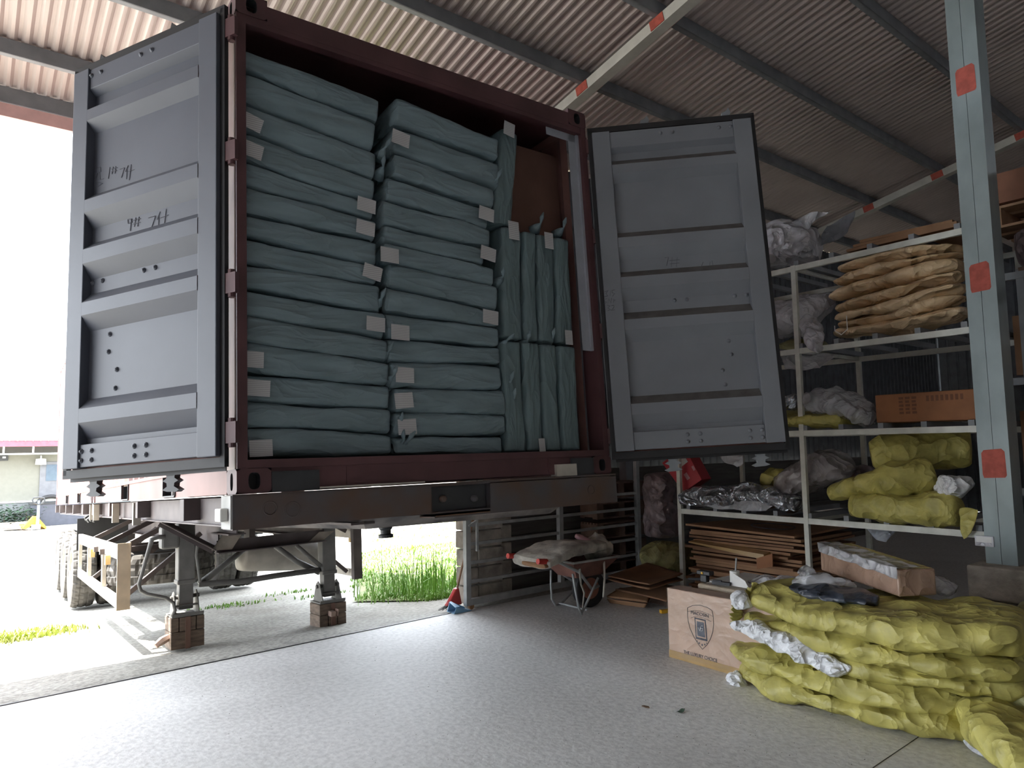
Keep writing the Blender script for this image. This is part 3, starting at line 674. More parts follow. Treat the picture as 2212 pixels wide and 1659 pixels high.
# landing legs
VL = 3.3
legx = [lc(400, 1200, v=VL).x, lc(706, 1200, v=VL).x]
gw = [lc(403, 1399, v=VL-.1).z, lc(718, 1354, v=VL-.1).z]
blk_top = [lc(404, 1331, v=VL-.12).z, lc(715, 1302, v=VL-.12).z]
for k in (0, 1):
    u = legx[k]; sh = blk_top[k]
    mb = MB(); mb.box(u-.068, u+.068, VL-.068, VL+.068, sh+.26, -.22); mb.box(u-.075, u+.075, VL-.075, VL+.075, sh+.26, sh+.30)
    L = mb.build('landing_leg', legm, TR, bevel=.01)
    mb = MB(); mb.box(u-.056, u+.056, VL-.056, VL+.056, sh+.05, sh+.28); mb.build('inner_leg', legm, L, bevel=.006)
    mb = MB(); a = .125     # sand shoe: tray with two cheeks and a pin
    mb.box(u-a, u+a, VL-.13, VL+.13, sh, sh+.012)
    mb.hexa([(u-a, VL-.13, sh), (u+a, VL-.13, sh), (u+a, VL-.12, sh), (u-a, VL-.12, sh), (u-a, VL-.14, sh+.03), (u+a, VL-.14, sh+.03), (u+a, VL-.13, sh+.03), (u-a, VL-.13, sh+.03)])
    for s in (-1, 1):
        x = u+s*.088; mb.prism([(x, VL-.13, sh), (x, VL+.13, sh), (x, VL+.05, sh+.17), (x, VL, sh+.20), (x, VL-.05, sh+.17)], (s*.008, 0, 0))
    mb.tube([(u-.115, VL, sh+.15), (u+.115, VL, sh+.15)], .017, 10)
    mb.tube([(u-.09, VL-.07, sh+.085), (u+.09, VL-.07, sh+.085)], .009, 8)
    mb.build('sand_shoe', legm, L)
def lcs(pts, v): return [lc(x, y, v=v) for x, y in pts]
# W-shaped brace channel and gussets in front of the legs
mb = MB(); VB = VL-.16
a, b = lcs([(346, 1128), (462, 1188)], VB); mb.bar(a, b, .17, .008, up=(0, 0, 1)); mb.bar(a-Vector((0, 0, .0)), b, .008, .07)
mb.build('brace_channel', chas, TR)
mb = MB(); c, d = lcs([(468, 1181), (700, 1155)], VB); mb.bar(c, d, .008, .10); mb.bar(c+Vector((0, 0, -.055)), d+Vector((0, 0, -.055)), .16, .008); mb.build('cross_channel', chas, TR)
g_m = mat('dusty_gusset', (.33, .285, .235), .75, var=.3, vscale=7)
mb = MB(); q = lcs([(457, 1189), (484, 1152), (526, 1148), (501, 1187)], VB-.04); mb.prism(q, (0, .008, 0)); mb.build('gusset_plate', g_m, TR)
mb = MB(); q = lcs([(668, 1170), (690, 1149), (722, 1147), (697, 1168)], VB-.04); mb.prism(q, (0, .008, 0)); mb.build('gusset_plate', g_m, TR)
# tubular braces
mb = MB(); mb.tube(lcs([(430, 1262), (520, 1256), (600, 1243), (690, 1231)], VL), .026, 10); mb.build('brace_tube', legm, TR, smooth=True)
mb = MB(); mb.tube(lcs([(430, 1262), (470, 1232), (530, 1185)], VL+.05), [.03, .028, .024], 10); mb.build('brace_tube', legm, TR, smooth=True)
mb = MB(); mb.tube(lcs([(595, 1180), (640, 1212), (690, 1236)], VL+.05), [.024, .028, .03], 10); mb.build('brace_tube', legm, TR, smooth=True)
mb = MB(); mb.tube(lcs([(640, 1178), (692, 1222)], VL-.05), .02, 10); mb.build('brace_tube', legm, TR, smooth=True)
mb = MB(); mb.tube(lcs([(428, 1160), (424, 1200), (432, 1258)], VL-.1), .011, 8); mb.build('release_rod', legm, TR)
# gear box and crank
u = legx[0]
c = lc(362, 1160, v=VL-.05)
mb = MB(); mb.box(c.x-.055, u-.06, VL-.09, VL+.05, c.z-.10, c.z+.09); mb.build('gear_box', legm, TR, bevel=.02)
mb = MB(); hp = lcs([(357, 1160), (343, 1160), (328, 1165), (322, 1185), (300, 1262), (304, 1276), (318, 1283), (358, 1291), (374, 1302), (378, 1318), (372, 1332)], VL-.12)
mb.tube(hp, [.02, .02, .022, .016, .015, .015, .015, .015, .015, .015, .015], 10); mb.build('crank_handle', legm, TR, smooth=True)
# side guards
def guard(uo, v0, v1, wt, wb, near_m):
    s = 1 if uo < 1 else -1
    mb = MB(); mb.box(uo-.02, uo+.02, v0, v1, wt-.11, wt); mb.box(uo-.02, uo+.02, v0, v1, wb, wb+.085)
    for v in (v0+1.1, v0+2.4, v1-.03): mb.box(uo-.018, uo+.018, v-.03, v+.03, wb, wt)
    g = mb.build('side_guard', mat('guard_pale_paint', (.58, .54, .48), .6, var=.15), TR)
    mb = MB(); mb.box(uo-.025, uo+.075*s if s > 0 else uo+.025, v0-.015, v0, wb-.015, wt+.02) if s > 0 else mb.box(uo-.075, uo+.025, v0-.015, v0, wb-.015, wt+.02)
    mb.box(uo+.07*s-.006, uo+.07*s+.006, v0-.02, v0+.06, wb-.015, wt+.02); mb.build('guard_end_plate', near_m, g)
    for v in (v0+.25, v0+1.3, v0+2.5):
        mb = MB(); mb.bar((uo+.05*s, v, wt-.03), (uo+.72*s, v+.1, -.10), .045, .045); mb.bar((uo+.05*s, v, wb+.05), (uo+.70*s, v+.05, -.34), .04, .04); mb.build('guard_strut', chas, g)
    for v in (v0+.35, v0+1.55):
        mb = MB(); mb.box(uo-.055*s-.02, uo-.055*s+.02, v-.03, v+.03, wt-.17, wt-.09); mb.build('marker_lamp', mat('amber_lens', (.75, .52, .22), .3, coat=.4), g)
guard(-.04, 3.42, 6.9, -.375, -.89, cream); guard(2.44, 4.15, 7.0, -.46, -1.0, chas)
# spare wheel lying flat and air tank
def tyre_mb(c, axis, R, W, n=64, tread=True):
    mb = MB(); c = Vector(c); ax = Vector(axis).normalized(); k = Vector((0, 0, 1)) if abs(ax.z) < .9 else Vector((1, 0, 0)); sd = ax.cross(k).normalized(); up_ = ax.cross(sd)
    prof = [(-.38, .56), (-.48, .70), (-.5, .86), (-.47, .955), (-.36, .99), (-.2, 1.0), (-.18, 1.0), (0, 1.0), (.18, 1.0), (.2, 1.0), (.36, .99), (.47, .955), (.5, .86), (.48, .70), (.38, .56)]
    for i in range(n*2):
        an = PI*i/n
        for q, (h, r) in enumerate(prof):
            rr = r*R
            if tread and 3 <= q <= 11:
                side_ = 1 if q < 7 else -1; ph = (i+(2 if abs(q-7) < 3 else 0)+(1 if side_ < 0 else 0)) % 5
                if ph == 0: rr -= .014
                if q in (6, 8): rr -= .012
            mb.v.append(tuple(c+ax*h*W+(sd*math.cos(an)+up_*math.sin(an))*rr))
    m = len(prof)
    for i in range(n*2):
        for q in range(m-1):
            a = i*m+q; b = ((i+1) % (n*2))*m+q; mb.f.append((a, a+1, b+1, b))
    return mb
c1 = lc(330, 1226, v=4.3)
o = tyre_mb((c1.x+.12, 4.55, c1.z), (0, 0, 1), .50, .29).build('spare_tyre', tyrem, TR)
mb = MB(); mb.box(c1.x-.45, c1.x+.7, 4.3, 4.36, c1.z+.17, c1.z+.22); mb.box(c1.x-.45, c1.x+.7, 4.8, 4.86, c1.z+.17, c1.z+.22); mb.build('spare_carrier', chas, TR)
mb = MB(); mb.tube([(c1.x+.25, 4.2, c1.z-.16), (c1.x+.252, 4.2, c1.z-.36)], .010, 6); mb.build('chain', dark_m, TR)
ca = lc(512, 1200, v=4.4); cb = lc(690, 1198, v=4.4)
o = bag('air_tank', [ca, cb], .2, .165, mat('dusty_tank', (.40, .38, .35), .6, var=.2), TR, n=2.6, nu=20, nv=28, endp=9, amp=0)
for sx_ in (ca.x+.1, cb.x-.2):
    mb = MB(); mb.box(sx_, sx_+.06, 4.3, 4.5, ca.z+.15, -.30); mb.build('tank_strap', chas, TR)
# axles and twin wheels
rim_me = ty_me = None
for v in (8.45, 9.75, 11.05):
    mb = MB(); mb.tube([(.15, v, -.94), (CW-.15, v, -.94)], .065, 12)
    for u in (.72, 1.66): mb.box(u-.06, u+.06, v-.06, v+.06, -.9, -.42)
    ax = mb.build('axle', chas, TR)
    for u in (.115, .45, CW-.45, CW-.115):
        if rim_me is None:
            mb = MB(); mb.lathe((0, 0, 0), (1, 0, 0), [(-.12, .0), (-.12, .12), (-.06, .13), (-.05, .25), (-.13, .28), (-.13, .30), (.13, .30), (.13, .28), (.05, .25), (.06, .13), (.12, .12), (.12, 0)], 32)
            r_ = mb.build('wheel', mat('dusty_rim', (.30, .28, .25), .7), TR); rim_me = r_.data
            t_ = tyre_mb((0, 0, 0), (1, 0, 0), .505, .29).build('tyre', tyrem, r_); ty_me = t_.data
        else:
            r_ = bpy.data.objects.new('wheel', rim_me); COL.objects.link(r_); r_.parent = TR
            t_ = bpy.data.objects.new('tyre', ty_me); COL.objects.link(t_); t_.parent = r_
        r_.location = (u, v, -.94)
for s, uo in ((-1, .0), (1, CW)):
    mb = MB(); mb.box(uo-.01, uo+.6 if s < 0 else uo+.01, 7.75, 7.77, -.62, -.2) if s < 0 else mb.box(uo-.6, uo+.01, 7.75, 7.77, -.62, -.2); mb.build('mud_flap', rubber, TR)
mb = MB()
for i in range(9): mb.bar((.02+.04*(i % 3), 6.55+.09*i, -.2-.02*(i % 2)), (.12, 6.6+.09*i, -.14), .03, .05)
mb.build('ratchet_winch', dark_m, TR)
# ---- timber blocks under the legs
for k, lab in ((0, 'strapped wooden block under the left landing leg, loose strap tail on its left'), (1, 'strapped wooden block under the right landing leg with a bent strap tongue in front')):
    u = legx[k]; b0 = gw[k]; t0 = blk_top[k]-.002; v0 = VL-.13; hw_ = .135
    W0 = thing('timber_block', lab, 'wooden block', M=CM @ Matrix.Translation((u, VL, b0)))
    hh = t0-b0; rows = [(0, .55), (.55, 1.0)]; rr = random.Random(k+5)
    for (f0, f1), n in zip(rows, (2, 4) if k == 0 else (3, 2)):
        for j in range(n):
            x0 = -hw_+2*hw_*j/n; x1 = -hw_+2*hw_*(j+1)/n; jj = rr.uniform(-.006, .006)
            mb = MB(); mb.box(x0+.003, x1-.003, -.13+jj, .13+jj, hh*f0+.001, hh*f1-.003); mb.build('timber', timber, W0, bevel=.006)
    mb = MB(); mb.box(-.02, .02, -.139, .139, -.0, hh); mb.build('strap', mat('worn_strap', (.22, .13, .10), .8), W0)
    mb = MB()
    if k == 0: mb.tube([(-.135, -.05, .10), (-.19, -.08, .085), (-.24, -.09, .055)], [.03, .034, .024], 6)
    else: mb.bar((-.03, -.14, hh*.62), (-.02, -.19, hh*.58), .05, .045); mb.bar((.02, -.14, hh*.64), (.03, -.18, hh*.60), .012, .06)
    mb.build('strap_tail', mat('pale_strap', (.42, .30, .25), .8), W0)

# ================================================================ GATE, BROOM, BARROW
GA = Vector((3.955, 5.85, 0)); gd = Vector((1, .03, 0)).normalized()
G = thing('sliding_gate', 'grey barred sliding gate standing open in front of the stone pillar', 'gate', loc=GA)
def gp(s, z, d=0): return gd*s+Vector((0, d, z))
for s, z1 in ((0.02, 2.1), (1.30, 2.1), (2.62, 2.1)):
    mb = MB(); mb.bar(gp(s, .04), gp(s, z1), .055, .055); mb.build('gate_post', steel_l, G)
mb = MB(); mb.bar(gp(0, .07), gp(2.65, .07), .05, .06); mb.build('bottom_beam', steel_l, G)
for z in (.265, .45, .635, .82, 1.005, 1.5, 2.08):
    mb = MB(); mb.bar(gp(.04, z), gp(2.6 if z < 1.2 else 1.3, z), .025, .03); mb.build('gate_bar', steel_l, G)
mb = MB(); mb.bar(gp(.125, .56, -.03), gp(.125, .9, -.03), .022, .022); mb.bar(gp(.125, .86, -.03), gp(.02, .82, -.03), .02, .02); mb.build('drop_bolt', steel_l, G)
mb = MB(); mb.lathe(gp(.06, .028, -.02), (0, 1, 0), [(0, 0), (0, .028), (.035, .028), (.035, 0)], 16); mb.build('gate_wheel', rust, G)
# broom and dustpan
b0 = at(986, 1282, Y=6.0); b1 = at(1029, 1146, Y=6.02)
B = thing('broom', 'red broom standing on its head with its brown stick leaning behind the gate', 'broom', loc=(b0.x, b0.y, .0))
mb = MB(); mb.tube([Vector((0, 0, b0.z+.02)), Vector((b1.x-b0.x, b1.y-b0.y, b1.z+.25))], .011, 8); mb.build('broom_stick', mat('brown_stick', (.30, .16, .09), .6), B)
hd = at(962, 1310, Y=6.0)-Vector((b0.x, b0.y, 0))
mb = MB(); mb.prism([(.012, -.03, b0.z+.06), (-.02, -.03, b0.z+.05), (-.10, -.03, .07), (hd.x, -.03, .035), (-.02, -.03, .025), (.05, -.03, .03)], (0, .06, 0)); mb.build('broom_head', red_p, B, bevel=.01)
mb = MB()
for i in range(40):
    t = i/39; p = Vector((hd.x*(1-t)+.04*t, rnd.uniform(-.025, .025), .034)); mb.tube([p, p+Vector((-.07*(1-t)-.01, rnd.uniform(-.01, .01), -.032))], .0022, 3)
tag(mb.build('bristles', dark_m, B), 'dark bristles')
dp = at(985, 1318, Y=5.90)
D_ = thing('dustpan', 'pale blue dustpan on the floor against the gate post', 'dustpan', loc=(dp.x, 5.90, 0))
mb = MB(); mb.prism([(-.10, 0, .002), (-.075, 0, .085), (-.06, 0, .095), (.10, 0, .02), (.11, 0, .002)], (0, .012, 0)); mb.prism([(-.10, -.12, .002), (-.075, -.12, .06), (.11, -.12, .002)], (0, .006, 0))
mb.hexa([(-.10, -.12, .0), (.11, -.12, .0), (.11, .012, .0), (-.10, .012, .0), (-.10, -.12, .006), (.11, -.12, .006), (.11, .012, .006), (-.10, .012, .006)])
mb.hexa([(-.085, -.118, .055), (-.03, -.118, .058), (-.05, .01, .09), (-.075, .01, .085), (-.085, -.118, .061), (-.03, -.118, .064), (-.05, .01, .096), (-.075, .01, .091)])
mb.build('pan', blue_p, D_, bevel=.003)
# wheelbarrow
WB = thing('wheelbarrow', 'wheelbarrow with red handle grips under the grey canvas', 'wheelbarrow', loc=(4.95, 5.14, 0))
O = Vector((4.95, 5.14, 0))
wr = .185
wo = tyre_mb((0, 0, wr), (0.12, 1, 0), wr, .085, 28, False).build('wheel', rubber, WB, smooth=True)
mb = MB(); mb.lathe((0, 0, wr), (.12, 1, 0), [(-.03, .03), (-.03, .11), (-.022, .118), (.022, .118), (.03, .11), (.03, .03)], 24)
for k in range(6): mb.bar((0, -.025, wr), (.10*math.cos(k*PI/3), -.025, wr+.10*math.sin(k*PI/3)), .022, .012, up=(0, 1, 0))
mb.build('wheel_rim', mat('wb_rim', (.30, .12, .08), .6), wo)
for k, (y, g) in enumerate(((-.21, (1168, 1213)), (.23, (1103, 1201)))):
    gpos = at(*g, Y=O.y+y)-O
    mb = MB(); mb.tube([gpos, gpos+Vector((.22, 0, -.03)), Vector((-.30, y*.9, .40)), Vector((-.02, y*.32, wr)), Vector((.08, y*.3, wr+.02))], .015, 8); mb.build('handle_bar', steel_l, WB, smooth=True)
    mb = MB(); mb.tube([gpos-Vector((.035, 0, -.004)), gpos+Vector((.07, 0, -.008))], .026, 12); tag(mb.build('grip', red_p, WB, smooth=False), 'red rubber grip')
    lp = [(1190, 1232), (1190, 1262), (1192, 1294), (1200, 1306), (1212, 1302), (1262, 1252)] if k else [(1237, 1240), (1243, 1275), (1250, 1313), (1256, 1317), (1264, 1310), (1292, 1248)]
    mb = MB(); pts = [at(*q, Y=O.y+y)-O for q in lp]
    zmin = min(p.z for p in pts); pts = [Vector((p.x, p.y, p.z-zmin+.011)) if p.z < .06 else p for p in pts]
    mb.tube(pts, .011, 8); mb.build('leg', steel_l, WB, smooth=True)
mb = MB(); mb.tube([(-.20, -.18, .03), (-.20, .22, .03)], .009, 8); mb.build('cross_rod', steel_l, WB)
mb = MB(); z1, z0 = .50, .33
A_ = [(-.42, -.24), (.20, -.24), (.20, .24), (-.42, .24)]; Bt = [(-.28, -.13), (.04, -.13), (.04, .13), (-.28, .13)]
for i in range(4):
    j = (i+1) % 4; mb.quad((*Bt[i], z0), (*Bt[j], z0), (*A_[j], z1), (*A_[i], z1))
mb.quad(*[(*p, z0) for p in Bt])
ty = mb.build('tray', mat('tray_red', (.20, .095, .075), .6, var=.3), WB); so = ty.modifiers.new('thickness', 'SOLIDIFY'); so.thickness = .006
mb = MB(); mb.tube([(*p, z1) for p in A_]+[(*A_[0], z1)], .011, 8); mb.build('tray_rim', steel_l, WB)
# canvas over it
c0 = at(1133, 1222, Y=5.12); c1 = at(1215, 1186, Y=5.16); c2 = at(1276, 1178, Y=5.18)
c0 = at(1146, 1216, Y=5.12)
cv = bag('canvas_sheet', [c0, c0.lerp(c1, .5)+Vector((0, 0, .02)), c1+Vector((0, 0, .01)), c2+Vector((.0, 0, .01))], [.25, .26, .25, .23], [.045, .055, .06, .05], canvas, n=4.5, nu=44, nv=48, endp=22, amp=.018, freq=4, ridge=.010, rfreq=5, seed=5)
o = bag('cardboard_lining', [c0+Vector((-.022, -.05, -.012)), c0+Vector((.10, -.05, .0))], .17, .022, card, cv, n=4, nu=10, nv=20, endp=20, amp=.004); tag(o, 'brown cardboard showing in the open fold')
tag(cv, 'folded grey canvas lying over the wheelbarrow, dirty in the middle', 'canvas')
r1 = at(1275, 1188, Y=5.15); r2 = at(1308, 1182, Y=5.15)
tag(bag('rag_bundle', [r1, r2], .17, .11, canvas, n=2.2, nu=30, nv=34, endp=3, amp=.07, freq=6, ridge=.03, rfreq=6, seed=8), 'crumpled grey rags bunched at the wheel end of the barrow', 'rag')
p1 = at(1243, 1157, Y=5.25); p2 = at(1276, 1170, Y=5.1)
tag(bag('pink_cloth', [p1, p2], .035, .022, pinkc, n=2.2, nu=20, nv=20, endp=4, amp=.012, freq=12, seed=3), 'small pink cloth lying on the canvas of the barrow', 'cloth')
for k, pts in enumerate(([(1252, 1228), (1255, 1262), (1262, 1280), (1258, 1316)], [(1304, 1205), (1306, 1250), (1303, 1290)])):
    mb = MB(); mb.tube([at(*q, Y=4.93) for q in pts], [.012, .01, .008, .006][:len(pts)], 6); mb.build('rag_tail', canvas, cv).matrix_parent_inverse = Matrix()

# ================================================================ CARDBOARD AND BUNDLES BY THE GATE
def slab(name, px4, Z, th, m, lab, cat, group=None, sag=0., seed=0, amp=.008):
    P = [at(x, y, Z=Z if not isinstance(Z, (list, tuple)) else Z[i]) for i, (x, y) in enumerate(px4)]
    o = sheet(name, P, m, None, 16, 16, amp=amp, freq=3, seed=seed, thick=th, sag=sag); return tag(o, lab, cat, group)
gC = 'flattened cardboard by the gate'
slab('cardboard_sheet', [(1313, 1243), (1398, 1215), (1474, 1238), (1405, 1262)], (.30, .30, .30, .30), .012, cardd, 'large sagging brown cardboard sheet, topmost of the floor pile left of the rack', 'cardboard', gC, sag=.05, seed=1)
slab('cardboard_sheet', [(1312, 1250), (1398, 1222), (1476, 1250), (1402, 1271)], (.25, .25, .25, .25), .014, cardd, 'second sagging cardboard sheet, under the topmost one left of the rack', 'cardboard', gC, sag=.03, seed=2)
slab('cardboard_sheet', [(1330, 1274), (1420, 1262), (1470, 1280), (1440, 1300)], (.12, .16, .16, .12), .012, cardd, 'brown cardboard sheet partly hidden behind the shrink-wrapped shield carton', 'cardboard', gC, seed=3)
slab('flat_carton', [(1311, 1291), (1340, 1273), (1412, 1279), (1399, 1303)], (.06, .12, .12, .06), .02, card, 'orange-brown flattened carton with printed lines, lowest on the floor beside the barrow wheel', 'cardboard', gC, seed=4, amp=.003)
slab('cardboard_flap', [(1311, 1293), (1398, 1304), (1393, 1313), (1318, 1301)], (.05, .05, .008, .008), .008, card, 'narrow cardboard flap touching the floor in front of the flattened carton', 'cardboard', gC, seed=5, amp=.002)
a = at(1395, 1303, Z=0); mb = MB(); mb.box(a.x+.05, a.x+.5, a.y-.25, a.y+.25, 0, .10); tag(mb.build('wooden_pallet', pallet_m), 'dark low pallet under the flattened cardboard left of the rack', 'pallet')
o = bag('wrapped_bundle', [at(1432, 1160, X=6.35), at(1430, 1100, X=6.35), at(1422, 1020, X=6.35)], [.17, .20, .15], .2, mat('pinkish_wrap', (.28, .225, .235), .4, var=.3, vscale=6, bump=1., bscale=5, dist=.25, bdist=.06, ridged=True), n=2.4, nu=36, nv=36, up=(-1, 0, 0), endp=5, amp=.035, freq=4, ridge=.02, rfreq=4, seed=11)
tag(o, 'tall pinkish wrapped bundle standing behind the left post of the rack', 'bundle')
o = bag('olive_sack', [at(1398, 1205, X=6.2), at(1440, 1205, X=6.25), at(1490, 1210, X=6.3)], .22, [.15, .19, .17], sackd, n=2.4, endp=5, amp=.03, freq=4, seed=12)
tag(o, 'dull olive sack lying under the tall pinkish bundle left of the rack', 'sack')
# pallets stacked behind the gate
for k in range(5):
    z0 = .02+k*.235
    Pp = thing('wooden_pallet', 'dark wooden pallet behind the gate near the wheelbarrow, %s from the floor in its stack' % ORD[k+1] if k else 'dark wooden pallet on the floor at the bottom of the stack behind the gate', 'pallet', loc=(6.32, 6.05, z0), group='pallets stacked behind the gate')
    for j in range(6):
        mb = MB(); mb.box(-.42, .42, -.10+j*.05, -.065+j*.05, .17, .19); mb.build('deck_board', pallet_m, Pp)
    for j in range(3):
        mb = MB(); mb.box(-.42+j*.37, -.32+j*.37, -.10, .19, .02, .17); mb.build('stringer', pallet_m, Pp)
    mb = MB(); mb.box(-.42, .42, -.10, -.02, 0, .02); mb.box(-.42, .42, .11, .19, 0, .02); mb.build('bottom_board', pallet_m, Pp)

# ================================================================ STORAGE RACK
RK = thing('storage_rack', 'long pale steel storage rack with four levels left of the steel column', 'rack', loc=(0, 0, 0))
YP = (4.82, 3.40); LV = {1: 3.235, 2: 2.46, 3: 1.705, 4: .915}; XB = 7.15
for y in YP:
    for x in (XS, XB):
        mb = MB(); mb.box(x, x+.04, y-.022, y+.022, 0, 3.24); mb.build('post', steel_p, RK)
for x in (XB,):
    mb = MB(); mb.box(x, x+.04, 1.95, 1.99, 0, 3.24); mb.build('post', steel_p, RK)
for l, z in LV.items():
    for x in (XS+.003, XB):
        for y0, y1 in ((3.42, 4.80), (1.99, 3.38)):
            mb = MB(); mb.box(x, x+.035, y0, y1, z-.05, z); mb.build('beam', steel_p, RK)
    for k in range(9):
        y = 2.03+k*.335
        mb = MB(); mb.box(XS+.01, XB+.03, y-.022, y+.022, z+.001, z+.045); mb.build('cross_slat', purl, RK)
    for y in YP:
        mb = MB(); mb.box(XS+.04, XB, y-.015, y+.015, z-.04, z-.005); mb.build('side_rail', steel_p, RK)
def rk(px, py, X=6.1): return at(px, py, X=X)
# level 1
tag(bag('film_bag', [rk(1590, 525, 6.35), rk(1690, 528, 6.35), rk(1765, 528, 6.4)], [.3, .32, .26], [.20, .21, .16], filmw, n=2.6, endp=5, amp=.05, freq=3.5, ridge=.02, rfreq=5, seed=21), 'big milky film bag on the top level of the rack beside the container door', 'plastic bag')
tag(sheet('film_sheet', [rk(1655, 505, 6.2), rk(1700, 480, 6.2), rk(1795, 452, 6.3), rk(1740, 505, 6.25)], film, None, 22, 22, amp=.05, freq=6, seed=22, thick=.003), 'loose shiny film sheet draped over the big film bag on the top level', 'plastic film')
tag(sheet('film_sheet', [rk(1760, 540, 6.5), rk(1778, 488, 6.5), rk(1850, 450, 6.6), rk(1835, 505, 6.6)], mat('dim_film', (.30, .32, .36), .35, var=.2, bump=.8, bscale=6, dist=.25, bdist=.06, ridged=True, alpha=.8), None, 18, 18, amp=.06, freq=5, seed=23, thick=.003), 'dark crumpled film with a pointed tip rising from the top level', 'plastic film')
for k in range(3):
    a = rk(1868, 528-k*8, 6.25); b = rk(2078, 474-k*7, 6.25); zt = LV[1]+.047+.028*k
    mb = MB(); mb.hexa([(6.1+.03*k, 2.03+.04*k, zt), (6.9, 2.03+.04*k, zt), (6.9, 2.9-.05*k, zt), (6.12, 2.95-.06*k, zt), (6.1+.03*k, 2.03+.04*k, zt+.024), (6.9, 2.03+.04*k, zt+.024), (6.9, 2.9-.05*k, zt+.024), (6.12, 2.95-.06*k, zt+.024)])
    tag(mb.build('flat_carton', card), ('lowest', 'middle', 'topmost')[k]+' of three flattened cartons on the top level by the column', 'cardboard', 'flattened cartons on the top level')
# level 2: kraft bags
KB = [((1818, 584), (1960, 553), (2080, 532), .058), ((1808, 612), (1950, 580), (2084, 548), .045), ((1797, 645), (1950, 604), (2084, 573), .062), ((1812, 672), (1950, 634), (2085, 592), .062), ((1810, 692), (1960, 660), (2086, 617), .058), ((1818, 704), (1960, 682), (2086, 640), .048), ((1808, 722), (1960, 703), (2088, 668), .072)]
for k, (a, b, c, hh) in enumerate(KB):
    n = 7-k; dx = .0+.02*((k*3) % 4)
    lb = 'tan kraft paper bag in the pile on the second level, %s from the bottom' % ORD[n] if n > 1 else 'bottom tan kraft paper bag of the pile on the second level, tied with string'
    if n == 7: lb = 'topmost tan kraft paper bag of the pile on the second level of the rack'
    o = bag('kraft_bag', [rk(*a, 6.22+dx), rk(*b, 6.22+dx), rk(*c, 6.22+dx)], [.22, .24, .22], [hh*.75, hh, hh*.9], krafty, n=1.9, nu=44, nv=32, endp=2.6, amp=.035, freq=3.2, ridge=.016, rfreq=3.2, seed=30+k, stretch=(1, .7, 1.5))
    tag(o, lb, 'paper bag', 'kraft bags on the second level')
    if n == 1:
        mb = MB(); s0 = rk(1806, 715, 5.97); mb.tube([s0+Vector((.02, .02, .05)), s0+Vector((-.02, 0, 0)), s0+Vector((-.01, -.05, -.04)), s0+Vector((0, -.1, 0)), s0+Vector((.0, -.1, .12))], .004, 6); mb.build('string', whitep, o)
tag(bag('film_bag', [rk(1640, 690, 6.3), rk(1700, 690, 6.3), rk(1760, 665, 6.45), rk(1800, 640, 6.6)], [.3, .32, .25, .12], [.17, .18, .14, .05], filmw, n=2.4, endp=4, amp=.05, freq=4, ridge=.02, rfreq=5, seed=41), 'milky film bag on the second level behind the middle rack post', 'plastic bag')
tag(bag('film_roll', [rk(1745, 688, 6.3), rk(1752, 715, 6.08), rk(1768, 762, 5.93)], [.11, .10, .03], [.1, .09, .03], filmw, n=2.2, endp=3, amp=.03, freq=7, ridge=.015, rfreq=9, seed=42), 'rolled milky film with a twisted end hanging over the second level beam', 'plastic bag')
for k, y in enumerate((4.15, 3.75)):
    tag(bag('olive_sack', [Vector((6.45, y, LV[2]+.10)), Vector((6.75, y-.02, LV[2]+.11)), Vector((7.1, y, LV[2]+.10))], .16, .07, sackd, n=2.4, endp=4, amp=.02, seed=45+k), 'olive sack at the back of the second level, %s from the container door' % ORD[k+1], 'sack')
tag(sheet('film_sheet', [rk(1690, 768, 6.15), rk(1700, 800, 6.1), rk(1770, 800, 6.2), rk(1820, 765, 6.3)], film, None, 20, 20, amp=.04, freq=5, seed=46, thick=.003, sag=.06), 'clear film hanging in a loop below the second level beam', 'plastic film')
# level 3
tag(bag('olive_sack', [rk(1690, 908, 6.2), rk(1760, 908, 6.2), rk(1840, 908, 6.2)], .22, .062, sackm, n=2.6, endp=5, amp=.02, freq=5, ridge=.01, seed=51), 'flat olive sack on the third level under the clear film bag', 'sack')
tag(bag('film_bag', [rk(1738, 868, 6.2), rk(1800, 868, 6.2), rk(1860, 892, 6.2), rk(1888, 905, 6.2)], .2, [.10, .13, .10, .06], film, n=2.2, endp=4, amp=.05, freq=5, ridge=.03, rfreq=5, seed=52), 'puffed clear film bag on the third level left of the orange carton', 'plastic bag')
tag(bag('silver_pack', [rk(1692, 872, 6.12), rk(1728, 866, 6.12)], .14, .065, silver, n=2.4, nu=26, nv=30, endp=5, amp=.02, freq=9, ridge=.02, rfreq=10, seed=53), 'small shiny pack on the third level behind the middle post', 'pack')
ca_ = rk(1893, 910, 6.06); cb_ = rk(2110, 903, 6.06); ct = rk(1893, 862, 6.06)
OC = thing('orange_carton', 'long orange-brown carton lying on the third level against the column', 'carton', loc=(6.06, (ca_.y+2.0)/2, LV[3]+.047))
hy = (ca_.y-2.0)/2; hz = .235
mb = MB(); mb.box(0, .42, -hy, hy, 0, hz); mb.build('carton_body', cardo, OC, bevel=.008)
mb = MB()
for j in range(3):
    for i in range(5): mb.box(-.0012, -.0004, hy-.19-.05*j-(.03 if i % 2 else .035), hy-.19-.05*j, hz-.03-.03*i-.02, hz-.03-.03*i)
for j in range(8): mb.box(-.0012, -.0004, hy-.40-.035*j-.02, hy-.40-.035*j, hz-.075, hz-.03)
mb.build('printed_text', mat('faded_print', (.15, .06, .03), .8), OC)
tag(bag('spare_bundle', [Vector((6.75, 4.2, LV[3]+.13)), Vector((6.8, 3.6, LV[3]+.14))], .2, .09, sackd, n=2.4, endp=4, amp=.03, seed=55), 'dim olive bundle at the back of the third level', 'bundle')
